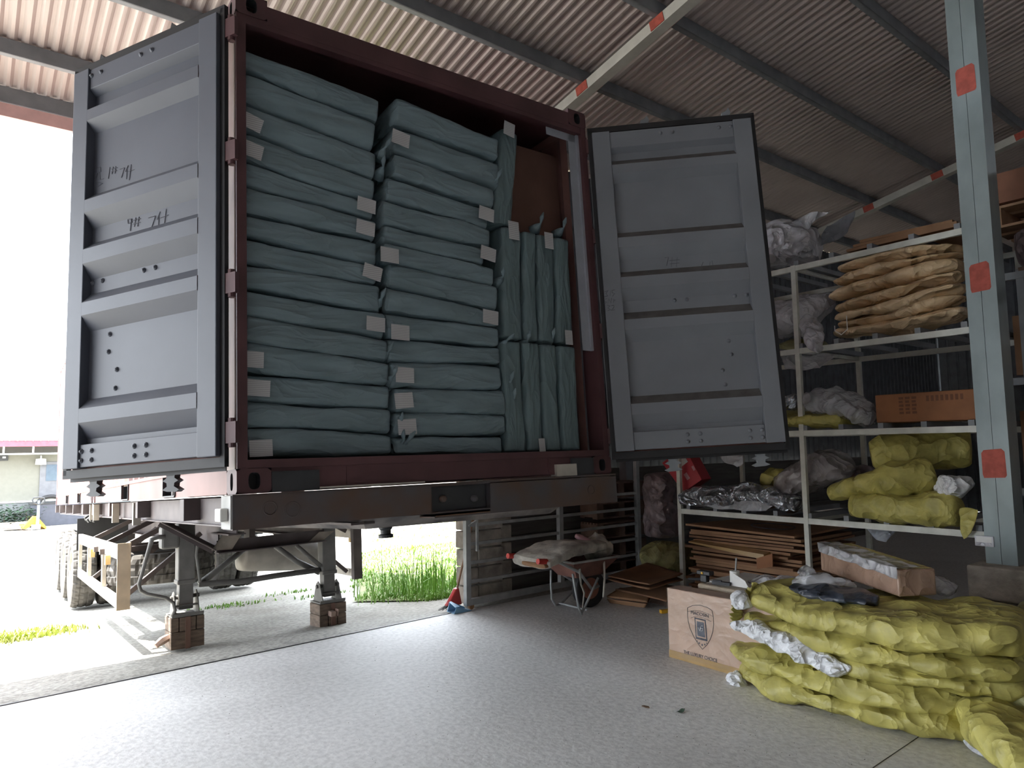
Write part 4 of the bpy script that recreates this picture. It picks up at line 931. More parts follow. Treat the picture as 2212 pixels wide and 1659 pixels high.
# level 4
o = bag('olive_sack', [rk(1880, 985, 6.2), rk(1940, 978, 6.3), rk(2010, 968, 6.5), rk(2100, 968, 6.6)], [.16, .2, .22, .2], [.13, .17, .18, .16], sackm, n=2.5, nu=48, nv=44, endp=7, amp=.03, freq=4, ridge=.014, rfreq=5, seed=61)
tag(o, 'topmost olive woven sack on the fourth level, its pleated end bulging over the front', 'sack', 'olive sacks on the fourth level')
o = bag('olive_sack', [rk(1796, 1068, 6.12), rk(1860, 1050, 6.12), rk(1935, 1038, 6.15), rk(2010, 1025, 6.3)], [.10, .14, .2, .2], [.07, .085, .15, .15], sackm, n=2.4, nu=48, nv=44, endp=8, amp=.025, freq=4.5, ridge=.012, rfreq=5, seed=62)
tag(o, 'middle olive sack on the fourth level, its narrow neck pointing left', 'sack', 'olive sacks on the fourth level')
o = bag('olive_sack', [rk(1842, 1092, 6.08), rk(1900, 1098, 6.06), rk(1960, 1100, 6.06), rk(2020, 1098, 6.08), rk(2075, 1102, 6.05)], [.13, .14, .15, .16, .10], [.10, .12, .11, .15, .11], sackm, n=2.4, nu=50, nv=44, endp=7, amp=.03, freq=4.5, ridge=.018, rfreq=5, seed=63)
tag(o, 'lowest olive sack on the fourth level, white lining bursting from its right end', 'sack', 'olive sacks on the fourth level')
l2 = bag('liner_tuft', [rk(2030, 1062, 6.15), rk(2062, 1052, 6.1), rk(2085, 1068, 6.1)], [.09, .12, .08], [.06, .10, .09], whitew, o, n=2.2, nu=26, nv=28, endp=3, amp=.04, freq=7, ridge=.03, rfreq=8, seed=64); tag(l2, 'white lining bursting out')
mb = sheet('frayed_end', [rk(2072, 1098, 6.0), rk(2110, 1105, 5.97), rk(2098, 1150, 5.94), rk(2078, 1162, 5.95)], sackm, o, 14, 14, amp=.03, freq=10, seed=65, thick=.004)
tag(bag('silver_pack', [rk(1482, 1075, 6.12), rk(1540, 1072, 6.1), rk(1602, 1078, 6.1)], [.16, .18, .16], [.085, .105, .085], silver, n=2.8, nu=44, nv=40, endp=6, amp=.03, freq=5, ridge=.025, rfreq=7, seed=66), 'film-wrapped silvery pack on the fourth level by the left rack post', 'pack', 'silvery packs on the fourth level')
tag(bag('silver_pack', [rk(1600, 1062, 6.14), rk(1660, 1070, 6.12), rk(1735, 1092, 6.12)], [.16, .19, .16], [.095, .10, .07], silver, n=2.8, nu=44, nv=40, endp=6, amp=.03, freq=5, ridge=.03, rfreq=7, seed=67), 'film-wrapped silvery pack on the fourth level sloping towards the middle post', 'pack', 'silvery packs on the fourth level')
tag(sheet('film_sheet', [rk(1476, 1092, 6.02), rk(1560, 1075, 5.99), rk(1690, 1080, 5.99), rk(1655, 1104, 5.97)], film, None, 24, 16, amp=.03, freq=6, seed=68, thick=.003), 'crumpled clear film spread along the front of the silvery packs', 'plastic film')
tag(bag('olive_bag', [rk(1652, 1032, 6.35), rk(1700, 1030, 6.35)], .12, .085, sackm, n=2.3, nu=28, nv=30, endp=4, amp=.03, freq=7, ridge=.02, rfreq=8, seed=69), 'small crumpled olive bag behind the silvery packs', 'sack')
tag(bag('film_bag', [rk(1690, 1058, 6.3), rk(1745, 1030, 6.3), rk(1800, 1000, 6.4), rk(1815, 975, 6.45)], [.2, .24, .2, .1], [.13, .17, .16, .08], mat('greyish_film', (.46, .43, .44), .3, var=.2, bump=1., bscale=5, dist=.25, bdist=.06, ridged=True, alpha=.72, spec=.8), n=2.3, endp=4, amp=.05, freq=4, ridge=.025, rfreq=4, seed=70), 'large greyish film bag on the fourth level behind the middle post', 'plastic bag')
tag(bag('wrapped_bundle', [rk(1840, 1035, 6.6), rk(1885, 1030, 6.6)], .15, .13, mat('pinkish_wrap', ()), n=2.2, nu=24, nv=28, endp=4, amp=.03, seed=71), 'round pinkish bundle at the back between the film bag and the olive sacks', 'bundle')
tag(sheet('film_sheet', [rk(1536, 974, 6.05), rk(1612, 970, 6.05), rk(1606, 1000, 6.0), rk(1590, 1012, 6.0)], film, None, 18, 18, amp=.03, freq=7, seed=72, thick=.003), 'clear film dangling below the container door in front of the rack', 'plastic film')
tag(sheet('film_sheet', [rk(1868, 1132, 6.15), rk(1940, 1140, 6.1), rk(1915, 1172, 6.1), rk(1895, 1165, 6.1)], mat('dim_film', ()), None, 16, 16, amp=.02, freq=7, seed=73, thick=.003), 'torn film hanging below the fourth level under the olive sacks', 'plastic film')
# red and white carton leaning at the left rack post
RC = thing('red_carton', 'red and white carton tilted against the left post of the rack', 'carton', loc=(0, 0, 0))
q = [rk(x, y, 6.10) for x, y in ((1430, 1000), (1476, 962), (1516, 1036), (1476, 1064))]
mb = MB(); mb.prism(q, (.22, .04, 0)); mb.build('carton_body', mat('carton_red', (.42, .03, .045), .45, var=.1), RC, bevel=.004)
def ql(s, t): return (q[0].lerp(q[1], s)).lerp(q[3].lerp(q[2], s), t)+Vector((-.003, 0, 0))
mb = MB(); mb.quad(ql(.38, .0), ql(.86, .0), ql(.86, .42), ql(.38, .42)); tag(mb.build('white_panel', whitep, RC), 'white printed panel')
mb = MB(); mb.quad(ql(.88, .58), ql(.98, .58), ql(.98, .70), ql(.88, .70)); mb.quad(ql(.45, .62), ql(.6, .62), ql(.6, .8), ql(.45, .8)); mb.build('printed_mark', mat('pink_print', (.55, .30, .32), .6), RC)
# flattened cartons on the floor inside the rack
NC = 22; zb = .03; dz = .0325; RR = random.Random(9)
for k in range(NC):
    z = zb+k*dz; x0 = 6.06+RR.uniform(-.05, .06); y0 = 3.52+RR.uniform(-.06, .10); y1 = 4.72+RR.uniform(-.06, .07); tl = RR.uniform(-.004, .004)
    if k == NC-1: lb = 'topmost flattened brown carton of the stack inside the rack, printed with a shield'
    elif k == 0: lb = 'bottom flattened brown carton of the stack on the floor inside the rack'
    else: lb = 'flattened brown carton in the stack inside the rack, %s from the floor' % ORD[k+1]
    top = k == NC-1
    mb = MB()
    if top: cs = [(6.0, 3.52, z+.01), (7.0, 3.42, z+.05), (7.1, 4.3, z+.07), (6.02, 4.76, z+.03)]
    else: cs = [(x0, y0, z+tl), (x0+.95, y0, z-tl), (x0+.95, y1, z+tl), (x0, y1, z-tl)]
    mb.hexa(cs+[(a, b, c+(.02 if top else RR.uniform(.020, .029))) for a, b, c in cs]); o = tag(mb.build('flat_carton', card if top or k % 3 else cardd), lb, 'cardboard', 'flattened cartons inside the rack')
    if top:
        mb = MB(); n = 24; cc = Vector((6.35, 3.95, z+.035)); mb.tube([Vector((cc.x+.16*math.cos(2*PI*i/n), cc.y+.22*math.sin(2*PI*i/n), z+.0365+.036*(cc.x+.16*math.cos(2*PI*i/n)-6.0)+.024*(cc.y+.22*math.sin(2*PI*i/n)-3.5))) for i in range(n+1)], .004, 4); mb.build('printed_shield', ink, o)
ta = [rk(1487, 1171, 5.96), rk(1560, 1186, 5.96), rk(1650, 1205, 5.96)]
TF = thing('taped_carton', 'taped carton edge with a hanging orange flap at the front of the flattened stack', 'cardboard')
mb = MB(); mb.hexa([ta[0]+Vector((0, 0, -.004)), ta[2]+Vector((0, 0, -.02)), ta[2]+Vector((.2, 0, -.01)), ta[0]+Vector((.2, 0, 0)), ta[0]+Vector((0, 0, .008)), ta[2]+Vector((0, 0, .03)), ta[2]+Vector((.2, 0, .05)), ta[0]+Vector((.2, 0, .02))]); mb.build('carton_edge', tapem, TF)
f0 = rk(1634, 1206, 5.95); f1 = rk(1668, 1196, 5.95)
mb = MB(); mb.hexa([f0+Vector((0, 0, -.10)), f1+Vector((0, 0, -.12)), f1+Vector((.01, 0, -.12)), f0+Vector((.01, 0, -.10)), f0, f1, f1+Vector((.01, 0, 0)), f0+Vector((.01, 0, 0))]); mb.build('carton_flap', cardo, TF)
# second bay right of the column
RK2 = thing('storage_rack', 'second dark storage rack right of the steel column, pallets on top', 'rack')
for y in (-.9, 1.45):
    for x in (6.35, 7.4):
        mb = MB(); mb.box(x, x+.05, y-.025, y+.025, 0, 3.0); mb.build('post', purl, RK2)
for z in (2.98, 2.1, 1.2):
    for x in (6.34, 7.4):
        mb = MB(); mb.box(x, x+.05, -.9, 1.7, z-.06, z); mb.build('beam', purl, RK2)
    for k in range(6):
        mb = MB(); mb.box(6.34, 7.45, -.75+k*.42, -.65+k*.42, z, z+.03); mb.build('shelf_board', pallet_m, RK2)
PL = thing('wooden_pallet', 'wooden pallet high on the second rack at the right edge of the picture', 'pallet', loc=(6.45, 1.05, 3.40))
wd_l = mat('pallet_wood', (.36, .22, .13), .8, var=.25)
for z in (.0, .17):
    for j in range(4):
        mb = MB(); mb.box(j*.28, j*.28+.2, -.8, .62, z, z+.022) ; mb.build('deck_board', wd_l, PL)
for y in (-.8, -.12, .52):
    mb = MB(); mb.box(0, 1.0, y, y+.1, .022, .17); mb.build('stringer', wd_l, PL)
mb = MB(); mb.box(6.40, 7.3, .42, 1.64, 3.60, 3.86); tag(mb.build('brown_carton', mat('dim_carton', (.22, .10, .06), .8)), 'brown carton on the high pallet at the right edge of the picture', 'carton')
tag(bag('film_bundle', [Vector((6.5, 1.5, 3.19)), Vector((6.55, .9, 3.2))], .22, .17, mat('pinkish_wrap', ()), n=2.4, nu=24, nv=28, endp=4, amp=.04, seed=81), 'pinkish film bundle under the high pallet at the right edge', 'bundle')
for k, (z, h) in enumerate(((2.13, .5), (1.23, .6))):
    mb = MB(); mb.box(6.45, 7.3, .2, 1.55, z, z+h); tag(mb.build('brown_carton', cardd), 'dim brown carton on the %s level of the second rack right of the column' % ('upper', 'lower')[k], 'carton')

# ================================================================ CARTONS AND SACK PILE IN FRONT OF THE RACK
XB0 = 4.255
SB = thing('shield_carton', 'flat brown carton wrapped in clear film, printed with a shield and THE LUXURY CHOICE', 'carton', loc=(XB0, 3.05, 0))
BO = Vector((XB0, 3.05, 0)); BH = .512; y0, y1 = 2.30-3.05, 3.562-3.05
mb = MB(); mb.box(0, .155, y0, y1, 0, BH); mb.build('carton_body', boxm, SB, bevel=.006)
mb = MB(); mb.box(-.0012, .0, y0, y1, .0, .055); mb.build('bottom_tape', tapem, SB)
def bp(px, py): return at(px, py, X=XB0-.0015)-BO
def cr(x, y): return bp(1430+x/7.543, 1250+y/7.543)
mb = MB(); mb.tube([cr(*q) for q in ((415, 475), (500, 437), (620, 432), (740, 470), (815, 520), (838, 640), (842, 750), (825, 870), (790, 980), (735, 1075), (660, 1152), (590, 1065), (520, 950), (460, 820), (428, 700), (416, 600), (415, 475))], .0018, 6)
mb.build('shield_outline', ink, SB)
for pts in (((420, 540), (520, 518), (640, 530), (760, 575), (835, 620)), ((470, 640), (560, 610), (680, 640), (800, 700))):
    mb = MB(); mb.tube([cr(*q) for q in pts], .0012, 5); mb.build('shield_band', ink, SB)
mb = MB(); mb.prism([cr(*q) for q in ((528, 628), (712, 672), (742, 1024), (552, 978))], (-.0008, 0, 0)); mb.build('emblem_frame', ink, SB)
mb = MB(); mb.prism([cr(*q)+Vector((-.001, 0, 0)) for q in ((548, 655), (695, 690), (722, 985), (568, 948))], (-.0006, 0, 0)); mb.build('emblem_field', boxm, SB)
mb = MB(); mb.prism([cr(*q)+Vector((-.0018, 0, 0)) for q in ((565, 690), (685, 715), (708, 962), (580, 928))], (-.0006, 0, 0)); mb.build('emblem_panel', mat('emblem_blue', (.06, .07, .10), .6), SB)
mb = MB()
for pts in (((590, 790), (618, 848), (640, 800)), ((630, 780), (622, 850), (665, 850), (668, 810), (645, 812)), ((640, 770), (672, 770))): mb.tube([cr(*q)+Vector((-.003, 0, 0)) for q in pts], .0016, 5)
mb.build('emblem_monogram', whitep, SB)
for x, y, r in ((575, 1015, 8), (607, 1050, 11), (655, 1080, 13), (698, 1073, 11), (728, 1052, 8)):
    c = cr(x, y); r *= .00062; pp = [c+Vector((0, math.sin(PI*k/5)*(r if k % 2 == 0 else r*.45)*1.4, math.cos(PI*k/5)*(r if k % 2 == 0 else r*.45)*1.4)) for k in range(10)]
    mb = MB(); mb.prism(pp, (-.0006, 0, 0)); mb.build('star', ink, SB)
Mt = Matrix(((0, 0, -1, 0), (-1, 0, 0, 0), (0, 1, 0, 0), (0, 0, 0, 1)))
def lett(s, px, py, size, sx=1., rot=0.):
    c = bp(px, py)+Vector((-.0008, 0, 0))
    return text_part('printed_lettering', s, size, Matrix.Translation(c) @ Mt @ Matrix.Rotation(rot, 4, 'Z'), ink, SB, sx=sx)
pa = bp(1484, 1411); pb = bp(1557, 1429)
lt = lett('THE LUXURY CHOICE', 1520.5, 1420, .036, 1.0, 0)
wl = max(v.co.y for v in lt.data.vertices)-min(v.co.y for v in lt.data.vertices); wt_ = (pa-pb).y; cm = lt.data.vertices[0].co.y*0+sum(v.co.y for v in lt.data.vertices)/len(lt.data.vertices)
mid = (pa.y+pb.y)/2
for v in lt.data.vertices: v.co.y = mid+(v.co.y-cm)*wt_/wl
lt2 = lett('MACOSIN', 1511.5, 1327, .034, .95)
wl = max(v.co.y for v in lt2.data.vertices)-min(v.co.y for v in lt2.data.vertices); cm = sum(v.co.y for v in lt2.data.vertices)/len(lt2.data.vertices); wt_ = (bp(1494, 1325)-bp(1532, 1331)).y
for v in lt2.data.vertices: v.co.y = cm+(v.co.y-cm)*wt_/wl
# film folds: thin raised creases over the carton
film_b = sheet('film_wrap', lambda s, t: Vector((-.006-.004*abs(noise.noise(Vector((s*9, t*7-s*8, 2)))), y1+(y0-y1)*s, .02+(BH-.015)*t)), mat('thin_film', (.85, .82, .72), .15, var=.05, bump=1., bscale=5, dist=2.5, bdist=.06, alpha=.10, spec=1., ridged=True), SB, 60, 40, amp=.0, thick=0)
# second carton behind it with things on top
KC = thing('kraft_carton', 'kraft-wrapped carton behind the shield carton, small things lying on top', 'carton', loc=(4.47, 3.05, 0))
mb = MB(); mb.box(0, .62, -.62, .40, 0, .535); mb.build('carton_body', mat('pale_kraft', (.48, .40, .29), .4, var=.12, vscale=5, bump=.6, bscale=9, dist=2, coat=.3), KC, bevel=.02)
mb = MB(); mb.box(.10, .60, -.6, .38, .536, .545); mb.build('white_sheet', whitep, KC)
zt = .546
c = at(1523, 1257, Z=zt); GD = thing('hand_tool', 'small black hand tool with an orange button on the kraft carton', 'tool', loc=(c.x, c.y, zt))
mb = MB(); mb.box(-.022, .022, -.028, .028, .0, .055); mb.box(-.03, .03, -.065, .055, .055, .085); mb.build('tool_body', dark_m, GD, bevel=.006)
mb = MB(); mb.lathe((-.031, 0, .07), (-1, 0, 0), [(0, .01), (.006, .009), (.008, 0)], 10); mb.build('orange_button', yellow_p, GD)
c0 = at(1487, 1250, Z=zt+.012); c1 = at(1515, 1252, Z=zt+.012)
mb = MB(); mb.tube([c0, c0.lerp(c1, .6), c1], [.008, .012, .012], 8); tag(mb.build('marker_pen', dark_m), 'dark marker lying left of the black hand tool on the kraft carton', 'pen')
c0 = at(1540, 1258, Z=zt+.012); c1 = at(1578, 1262, Z=zt+.012)
mb = MB(); mb.bar(c0, c1, .04, .022); mb.bar(c0+Vector((0, 0, .012)), c0.lerp(c1, .5)+Vector((0, 0, .014)), .02, .012); tag(mb.build('cutter_knife', dark_m), 'dark cutter lying between the hand tool and the white roll', 'cutter')
c = at(1588, 1264, Z=zt); WR = thing('paper_roll', 'white paper roll standing on end with a thin stick in its core', 'paper roll', loc=(c.x, c.y, zt))
mb = MB(); mb.lathe((0, 0, 0), (0, 0, 1), [(0, .0), (0, .036), (.105, .036), (.105, .012), (.09, .012), (.09, 0)], 24); mb.build('roll', whitep, WR)
mb = MB(); mb.tube([(0, 0, .03), (.012, -.012, .20)], .006, 8); mb.build('stick', steel_l, WR)
mb = MB(); mb.prism([(-.036, 0, .0), (-.036, -.14, .0), (-.036, -.11, .05), (-.036, 0, .10)], (.003, 0, 0)); mb.build('loose_end', whitep, WR)
a = at(1427, 1321, Z=.02); mb = MB(); mb.bar(a, a+Vector((.5, -.20, 0)), .045, .03); tag(mb.build('yellow_stick', yellow_p), 'yellow stick on the floor poking out left of the shield carton', 'stick')
# sack pile
gP = 'olive sacks in the front pile'
def sack(zs, p, hw, hh, seed, lab, m=sackm, **k):
    o = bag('olive_sack', p, hw, hh, m, n=2.7, nu=64, nv=56, endp=7, amp=.035, freq=3.6, ridge=.020, rfreq=4.5, seed=seed, floor=zs, stretch=(1, .8, 1.3), **k); return tag(o, lab, 'sack', gP)
S5 = sack(.002, [(4.50, 2.90, .065), (4.42, 2.35, .065), (4.50, 1.85, .065), (4.66, 1.50, .07)], [.36, .44, .44, .36], [.075, .085, .08, .085], 101, 'bottom olive woven sack of the five-sack pile, lying on the floor')
S4 = sack(.0, [(4.48, 2.96, .20), (4.42, 2.40, .175), (4.47, 1.95, .165), (4.60, 1.66, .16)], [.38, .42, .42, .34], [.085, .095, .10, .085], 102, 'fourth olive sack from the top of the pile, its left end sticking out furthest')
S3 = sack(.0, [(4.55, 2.84, .315), (4.48, 2.30, .30), (4.50, 1.80, .30), (4.66, 1.45, .30)], [.36, .42, .42, .36], [.075, .085, .08, .075], 103, 'third olive sack from the top of the front pile')
S2 = sack(.0, [(4.52, 2.86, .425), (4.46, 2.30, .40), (4.46, 1.80, .40), (4.62, 1.40, .42)], [.34, .42, .43, .36], [.07, .085, .09, .085], 104, 'second olive sack from the top of the front pile, spilling white lining')
S1 = sack(.0, [(4.50, 2.82, .575), (4.46, 2.30, .535), (4.46, 1.85, .535), (4.58, 1.35, .575)], [.34, .44, .46, .38], [.085, .10, .105, .10], 105, 'topmost olive sack of the front pile, puckered open at its right end')
def fr(px, py, X): return at(px, py, X=X)
ln = bag('white_lining', [fr(1578, 1344, 4.12), fr(1640, 1366, 4.05), fr(1720, 1403, 4.02), fr(1795, 1440, 4.03), fr(1840, 1440, 4.06)], [.05, .06, .06, .06, .03], [.032, .042, .048, .045, .02], whitew, S2, n=2.2, nu=50, nv=24, endp=3, amp=.02, freq=9, ridge=.012, rfreq=12, seed=106, up=(-.6, 0, .8)); tag(ln, 'white lining hanging out of the sack')
for k, (px, py, X, s_) in enumerate(((1603, 1298, 4.13, .05), (1590, 1470, 4.13, .045))):
    c = fr(px, py, X); o = bag('white_lining', [c+Vector((.04, .05, .02)), c, c+Vector((-.01, -.02, -.05))], s_, s_, whitew, (S1, S5)[k], n=2.2, nu=20, nv=20, endp=3, amp=.03, freq=10, seed=110+k); tag(o, 'white lining showing at the open end')
def ruff(c, r, seed, par, d=(-.5, .6, .5), nm='frayed_mouth'):
    d = Vector(d).normalized(); k = Vector((0, 0, 1)); e1 = d.cross(k).normalized(); e2 = e1.cross(d)
    def f(s, t):
        a = 2*PI*s; rr = r*(.25+.75*t)*(1+.18*math.sin(7*a+seed)); return c+d*(t*r*.8+.012*math.sin(11*a))+(e1*math.cos(a)+e2*math.sin(a))*rr
    return sheet(nm, f, sackm, par, 48, 10, amp=.014, freq=12, seed=seed, thick=.003)
ruff(fr(1615, 1283, 4.25)+Vector((0, -.04, -.02)), .075, 3, S1, (-.3, .5, .8)); ruff(fr(1592, 1325, 4.2)+Vector((0, -.03, 0)), .065, 5, S2, (-.4, .9, .1)); ruff(fr(1588, 1492, 4.2)+Vector((0, -.03, .01)), .06, 8, S5, (-.4, .9, .0))
# things on the pile
nw = Vector((4.45, 1.95, 0)); fl_ = Vector((4.86, 2.66, 0)); ax = (fl_-nw); Lc = ax.length; ax.normalize(); side_ = Vector((ax.y, -ax.x, 0))
WC = thing('wrapped_carton', 'long brown carton wrapped in clear film lying on top of the sack pile', 'carton', loc=(0, 0, 0))
mb = MB(); zb0, zb1 = .665, .825
cs = [nw, nw+ax*Lc, nw+ax*Lc+side_*.25, nw+side_*.25]
mb.hexa([Vector((p.x, p.y, zb0+(.02 if i in (1, 2) else 0))) for i, p in enumerate(cs)]+[Vector((p.x, p.y, zb1+(.045 if i in (1, 2) else 0))) for i, p in enumerate(cs)])
mb.build('carton_body', mat('film_carton', (.36, .235, .17), .22, var=.15, vscale=7, bump=.4, bscale=8, dist=1., bdist=.02, coat=.8, ridged=True), WC, bevel=.012)
def top_f(s, t):
    p = cs[0]+(cs[1]-cs[0])*s; q_ = p+side_*(-.006+.26*t)
    z = zb1+.045*s+.004; return Vector((q_.x, q_.y, z))
sheet('film_wrap', lambda s, t: (lambda p: p)(Vector(((cs[0]+(cs[1]-cs[0])*s).x, (cs[0]+(cs[1]-cs[0])*s).y, 0))+side_*max(-.012, -.012+(t-.45)*.3)+Vector((0, 0, zb1+.045*s+.011-max(0, .45-t)*.14))), film, WC, 40, 30, amp=.008, freq=14, seed=120, thick=.001)
NP = bag('navy_pack', [at(1722, 1268, X=4.42), at(1780, 1280, X=4.38), at(1850, 1290, X=4.36), at(1900, 1296, X=4.40)], [.12, .17, .17, .10], [.035, .045, .035, .02], navy, n=2.5, nu=44, nv=36, endp=5, amp=.018, freq=6, ridge=.012, rfreq=7, seed=121)
tag(NP, 'dark navy pack in clear film lying on the sack pile, before the wrapped carton', 'pack')
tag(bag('film_wrap', [at(1716, 1262, X=4.48), at(1750, 1255, X=4.5), at(1810, 1258, X=4.56), at(1850, 1270, X=4.58)], [.07, .10, .09, .03], [.035, .045, .03, .02], film, NP, n=2.3, nu=40, nv=30, endp=4, amp=.02, freq=7, ridge=.015, rfreq=7, seed=122), 'clear film around the pack')
bag('film_knot', [at(1735, 1258, X=4.46), at(1742, 1238, X=4.5), at(1732, 1224, X=4.5)], [.02, .05, .045], [.02, .045, .04], film, NP, n=2.1, nu=26, nv=26, endp=2.5, amp=.025, freq=10, ridge=.02, rfreq=11, seed=123)
tag(bag('film_bag', [at(1590, 1272, X=4.75), at(1650, 1265, X=4.75), at(1715, 1265, X=4.75)], [.1, .14, .12], [.05, .065, .05], film, n=2.3, nu=40, nv=30, endp=4, amp=.03, freq=6, ridge=.02, rfreq=7, seed=124), 'crumpled clear film bag behind the left end of the sack pile', 'plastic bag')
tag(bag('film_bag', [at(1985, 1270, X=4.95), at(2020, 1258, X=4.95), at(2062, 1278, X=4.95)], [.08, .1, .06], [.03, .05, .03], film, n=2.2, nu=30, nv=26, endp=4, amp=.03, freq=8, ridge=.02, rfreq=9, seed=125), 'small clear film scrap on the pile beside the column pedestal', 'plastic bag')
# sacks at the right edge
tag(bag('drab_sack', [(4.62, 1.60, .20), (4.62, 1.30, .22), (4.66, .95, .20), (4.7, .6, .2)], [.26, .3, .3, .26], [.15, .19, .2, .17], sackd, n=2.4, nu=50, nv=44, endp=6, amp=.03, freq=4, ridge=.016, rfreq=4, seed=131, floor=.0), 'drab sack wrapped in film on the floor right of the sack pile', 'sack')
a = at(2085, 1560, X=4.3); b = at(2150, 1600, X=4.0); c = at(2230, 1690, X=3.75)
tag(bag('drab_sack', [(4.40, 1.56, .13), (4.20, 1.40, .13), (3.96, 1.16, .09), (3.80, .98, .07)], [.13, .17, .15, .10], [.11, .13, .095, .06], sackm, n=2.3, nu=50, nv=40, endp=5, amp=.022, freq=5, ridge=.012, rfreq=5, seed=132, floor=.0), 'olive sack end poking towards the camera at the lower right corner', 'sack')
tag(bag('drab_sack', [(5.3, 1.6, .30), (5.3, 1.2, .34), (5.35, .7, .3)], .32, [.26, .32, .26], sackd, n=2.4, nu=40, nv=36, endp=5, amp=.05, freq=3, ridge=.02, rfreq=3, seed=133, floor=.0), 'dim upright drab sack in front of the block pedestal, right of the pile', 'sack')
tag(sheet('film_sheet', [at(2062, 1560, Z=.10), at(2085, 1610, Z=.012), at(2135, 1645, Z=.008), at(2120, 1590, Z=.06)], film, None, 16, 16, amp=.012, freq=9, seed=134, thick=.002), 'limp clear film on the floor under the lower right sack', 'plastic film')
# litter
a = at(1398, 1528, Z=.006); mb = MB(); mb.prism([a+Vector((.0, -.02, 0)), a+Vector((.015, .0, 0)), a+Vector((.005, .03, 0)), a+Vector((-.012, .035, 0)), a+Vector((-.014, .0, 0))], (0, 0, .004)); tag(mb.build('dry_leaf', mat('dry_leaf', (.14, .085, .05), .8)), 'small brown dry leaf on the concrete in front of the shield carton', 'leaf')
a = at(1468, 1536, Z=.006); o = sheet('green_scrap', [a+Vector((-.02, .02, 0)), a+Vector((.03, .01, .0)), a+Vector((.03, -.02, .012)), a+Vector((-.01, -.025, .0))], leafm, None, 8, 8, amp=.012, freq=30, thick=.001); tag(o, 'dark green scrap on the concrete left of the sack pile', 'scrap')
mb = MB(); RL = random.Random(21)
for i in range(620):
    X = RL.uniform(1.2, 4.6); Y = RL.uniform(1.6, 5.6)
    if RL.random() < .5: X = 3.3+RL.gauss(0, .5); Y = 2.6+RL.gauss(0, .7)
    if RL.random() < .25: X = 4.6+RL.gauss(0, .35); Y = 4.8+RL.gauss(0, .22)
    if X > 4.2 and Y < 3.6: continue
    r = RL.uniform(.002, .006); an = RL.uniform(0, PI); ca, sa = math.cos(an), math.sin(an)
    mb.v += [(X+r*ca, Y+r*sa, .003), (X-r*.4*sa, Y+r*.4*ca, .003), (X-r*ca, Y-r*sa, .003), (X+r*.4*sa, Y-r*.4*ca, .003), (X, Y, .006)]
    n = len(mb.v)-5; mb.f += [(n, n+1, n+4), (n+1, n+2, n+4), (n+2, n+3, n+4), (n+3, n, n+4)]
tag(mb.build('dust_crumbs', mat('crumbs', (.13, .12, .11), .9)), 'dark crumbs scattered over the concrete floor', 'dirt', kind='stuff')

# ================================================================ YARD
def blades(name, gen, n, h0, h1, m, lab, seed, wmul=1.):
    R4 = random.Random(seed); mb = MB()
    for i in range(n):
        g = gen(R4)
        if g is None: continue
        X, Y, k = g; z = ground_z(Y)-.015; h = R4.uniform(h0, h1)*k; an = R4.uniform(0, 2*PI); l = R4.uniform(.15, .7)*h; d = Vector((math.cos(an), math.sin(an), 0)); sd = Vector((-d.y, d.x, 0))*R4.uniform(.004, .009)*wmul
        p0 = Vector((X, Y, z)); p1 = p0+d*l*.3+Vector((0, 0, h*.6)); p2 = p0+d*l+Vector((0, 0, h*(1 if l < .4*h else .85)))
        b = len(mb.v); mb.v += [tuple(p0-sd), tuple(p0+sd), tuple(p1+sd*.8), tuple(p1-sd*.8), tuple(p2)]; mb.f += [(b, b+1, b+2, b+3), (b+3, b+2, b+4)]
    o = mb.build(name, m, recalc=False); tag(o, lab, 'grass', kind='stuff'); return o
def lawn(R4):
    Y = 6.9+R4.random()**1.6*8; X = R4.uniform(.44*Y, .70*Y+1.8)
    e = .15*noise.noise(Vector((X*3, Y*3, 1)))
    if X < 4.35 and Y < 8.05-(max(X, 3.5)-3.55)*1.9+e: return None
    if X < .475*Y+.3*noise.noise(Vector((X*1.5, Y*1.5, 0)))+.02: return None
    return X, Y, 1.0+.9*max(0, noise.noise(Vector((X*1.6, Y*1.6, 5))))
blades('grass', lawn, 15000, .03, .10, grassm, 'bright green grass growing beside the concrete beyond the gate', 1, 1.2)
blades('grass', lambda R4: (4.45+R4.gauss(0, .30), 7.55+R4.gauss(0, .35), 1.) , 240, .25, .62, grassm, 'taller grass clump by the stone pillar', 2, 1.0)
def far(R4):
    Y = R4.uniform(11.5, 26); X = R4.uniform(.5*Y, 1.0*Y+2)
    if noise.noise(Vector((X*.5, Y*.5, 9))) < .02: return None
    return X, Y, 1
blades('grass', far, 9000, .04, .14, grassy, 'yellowish sparse grass far out in the sunny yard', 3, 1.6)
def patch(cx, cy, rx, ry): return lambda R4: (cx+R4.gauss(0, rx), cy+R4.gauss(0, ry), 1.)
pa_ = at(50, 1355, Z=-.25); blades('grass', patch(pa_.x, pa_.y, .22, .14), 1500, .03, .10, grassy, 'low grass patch on the concrete at the left edge', 4, 1.4)
for k, (px, py) in enumerate(((520, 1290), (470, 1290), (640, 1255), (700, 1275))):
    c = at(px, py, Z=-.25); blades('grass', patch(c.x, c.y, .20, .07), 70, .02, .06, grassm, ('small grass tuft on the concrete between the landing legs', 'small grass tuft on the concrete behind the left landing leg', 'grass tuft far under the trailer near the right leg', 'grass tuft beside the right landing leg')[k], 5+k, 1.3)
mb = MB(); nx, ny = 20, 24
for i in range(nx+1):
    for j in range(ny+1):
        Y = 6.95+j/ny*8; X = (.475*Y+.06)+(i/nx)*(Y*.25+2); Yc = max(Y, 8.1-(X-3.55)*1.9) if X < 4.3 else Y
        mb.v.append((X, Yc, ground_z(Yc)+.004))
